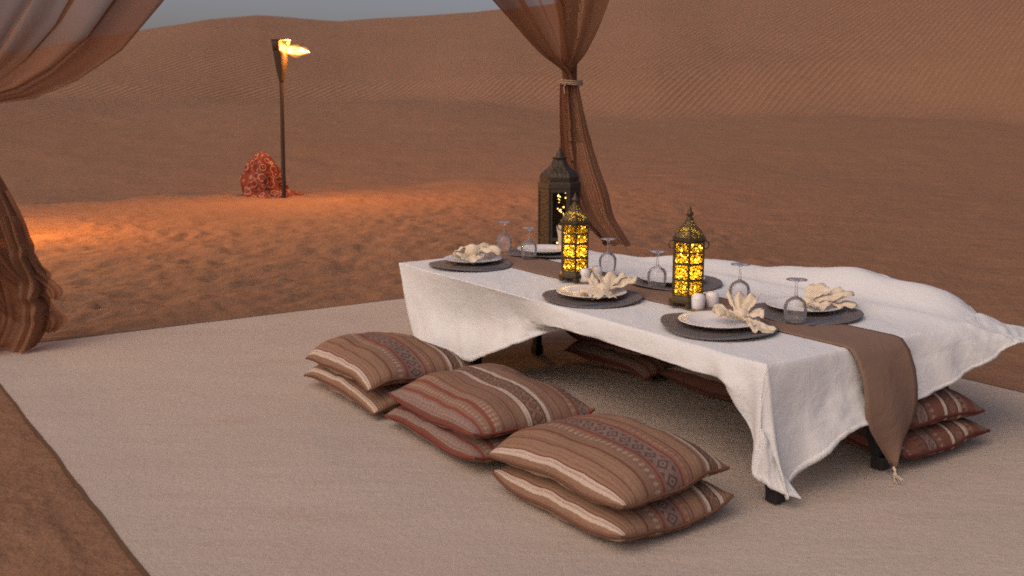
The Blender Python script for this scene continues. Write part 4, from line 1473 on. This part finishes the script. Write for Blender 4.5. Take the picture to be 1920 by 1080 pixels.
def torch(loc, label, power, height=2.02, tilt=rad(1.2), lampz=None):
    t = empty('torch', loc)
    t.rotation_euler = (0, tilt, 0)
    s = height / 2.02
    m = MB()
    m.lathe([(.027, -.12), (.028, .0), (.027, .6 * s), (.025, 1.2 * s), (.029, 1.50 * s)], 14); m.build('pole', M_TORCH, t)
    m = MB()
    m.lathe([(.034, 1.49 * s), (.040, 1.53 * s), (.060, 1.62 * s), (.080, 1.74 * s), (.094, 1.84 * s), (.100, 1.875 * s), (.092, 1.872 * s), (.075, 1.74 * s), (.05, 1.62 * s)], 18, cap=True)
    m.build('cup', M_TORCH, t)
    # the hood is cut open on the downwind side
    m = MB()
    rows = []
    for z, r in ((1.872 * s, .098), (1.93 * s, .106), (2.0 * s, .113)):
        rows.append([(r * math.cos(a), r * math.sin(a), z) for a in np.linspace(rad(95), rad(275), 16)])
    m.quad_grid(rows); m.build('wind_shield', M_TORCH, t, solid=.006)
    m = MB()
    m.tube([(.114 * math.cos(a), .114 * math.sin(a), 2.005 * s) for a in np.linspace(0, 2 * math.pi, 25)], .008, 6, cap=False)
    for a in (rad(30), rad(-30)):
        m.tube([(.10 * math.cos(a), .10 * math.sin(a), 1.87 * s), (.114 * math.cos(a), .114 * math.sin(a), 2.005 * s)], .004, 5)
    m.build('rim', M_TORCH, t)
    f = flame_mesh(1.0, 2, 1).build('flame', M_FL_IN, t); f.location = (-.02, 0, 1.90 * s)
    fo = flame_mesh(2.1, 5, 1.5).build('flame_fringe', M_FL_OUT, t); fo.location = (-.03, 0, 1.90 * s)
    light_lamp('torch_light', t, (.20, -.02, (lampz or 1.93) * s), power, (1.0, .37, .06), .09)
    tag(t, label, 'torch')
    return t


tz = ground_z(-2.985, 13.2)
torch((-2.985, 13.21, tz), 'tall dark iron torch with its flame blown sideways, standing in the sand', 1250)
fb = empty('fire_bowl', (-4.90, 9.05, ground_z(-4.90, 9.05)))
m = MB(); m.lathe([(.05, .12), (.16, .14), (.23, .20), (.25, .25), (.24, .255), (.20, .20), (.12, .16), (.0005, .15)], 28, cap=True); m.build('bowl', M_TORCH, fb)
for k in range(3):
    a = k * 2.094 + .4
    m = MB(); m.tube([(.20 * math.cos(a), .20 * math.sin(a), .18), (.30 * math.cos(a), .30 * math.sin(a), -.03)], .012, 8); m.build('leg', M_TORCH, fb)
m = MB()
for k in range(7):
    a = k * .9
    m.tube([(.13 * math.cos(a) + .02 * math.sin(7 * t_ + k), .13 * math.sin(a), .16 + (.62 + .10 * (k % 3)) * t_) for t_ in np.linspace(0, 1, 10)], [.05 * math.sin(math.pi * min(1, t_ * .8 + .2)) ** .8 + .002 for t_ in np.linspace(0, 1, 10)], 8)
m.build('flame', M_FL_IN, fb)
light_lamp('fire_light', fb, (0.0, 0, .92), 330, (1.0, .37, .06), .12)
tag(fb, 'low iron fire bowl beyond the left picture edge, lighting the sand behind the curtain', 'fire bowl')


# ------------------------------------------------------------------ cloth heap beside the torch
def mat_medallion():
    M = Mat('medallion_print')
    co = M.coord('Object')
    vo = M.n('ShaderNodeTexVoronoi')
    M.l(co, vo.inputs['Vector']); vo.inputs['Scale'].default_value = 9.0; vo.inputs['Randomness'].default_value = .55
    d = vo.outputs[0]
    c = M.ramp(d, [(0, (0.42, 0.27, 0.18)), (.10, (0.12, 0.022, 0.018)), (.25, (0.19, 0.045, 0.03)), (.38, (0.40, 0.27, 0.18)), (.46, (0.12, 0.024, 0.018)), (.60, (0.20, 0.055, 0.035)), (.75, (0.33, 0.21, 0.14))], 'CONSTANT')
    n = M.noise(co, 30, 3)
    c = M.mix(M.math('MULTIPLY', n, .5), c, (0.16, 0.04, 0.025))
    return M.done(M.bsdf(c, .9, normal=M.bump(n, .6, .01), spec=.05))


HB = Vector((-3.30, 13.55, ground_z(-3.30, 13.55)))
n, rws = 72, 26
rows = []
for i in range(rws + 1):
    h = i / rws
    row = []
    for j in range(n):
        a = 2 * math.pi * j / n
        fold = .10 * math.sin(5 * a + 1.0 + 2.2 * h) + .06 * math.sin(9 * a + 2 - 3 * h) + .03 * math.sin(17 * a + 5 * h)
        r = .27 * (1 - h ** 2.2) ** .70 * (1 + fold * (1.1 - .5 * h)) + .004
        slit = math.exp(-((a - rad(-70) + (h - .5) * .9) / .11) ** 2) * .09 * min(1, h * 3) * (1 - h * .5)
        r -= slit
        r *= 1 + .16 * float(vnoise(np.array(math.cos(a) * 2.2 + 9), np.array(math.sin(a) * 2.2 + h * 3.5), 301)) + .07 * float(vnoise(np.array(math.cos(a) * 6), np.array(math.sin(a) * 6 + h * 8), 302))
        skirt = .13 * max(0, 1 - h * 7) * (1 + .8 * math.cos(a + .1)) 
        row.append(((r + skirt) * math.cos(a) * 1.05 - .05 * h, (r * .85 + skirt) * math.sin(a), -.02 + .60 * h + .015 * math.sin(7 * a) * (1 - h)))
    rows.append(row)
m = MB(); m.quad_grid(rows, closed_u=True)
hb = m.build('cloth_heap', mat_medallion())
hb.location = HB
tag(hb, 'heap of red and cream medallion patterned cloth beside the tall torch', 'cloth bundle')
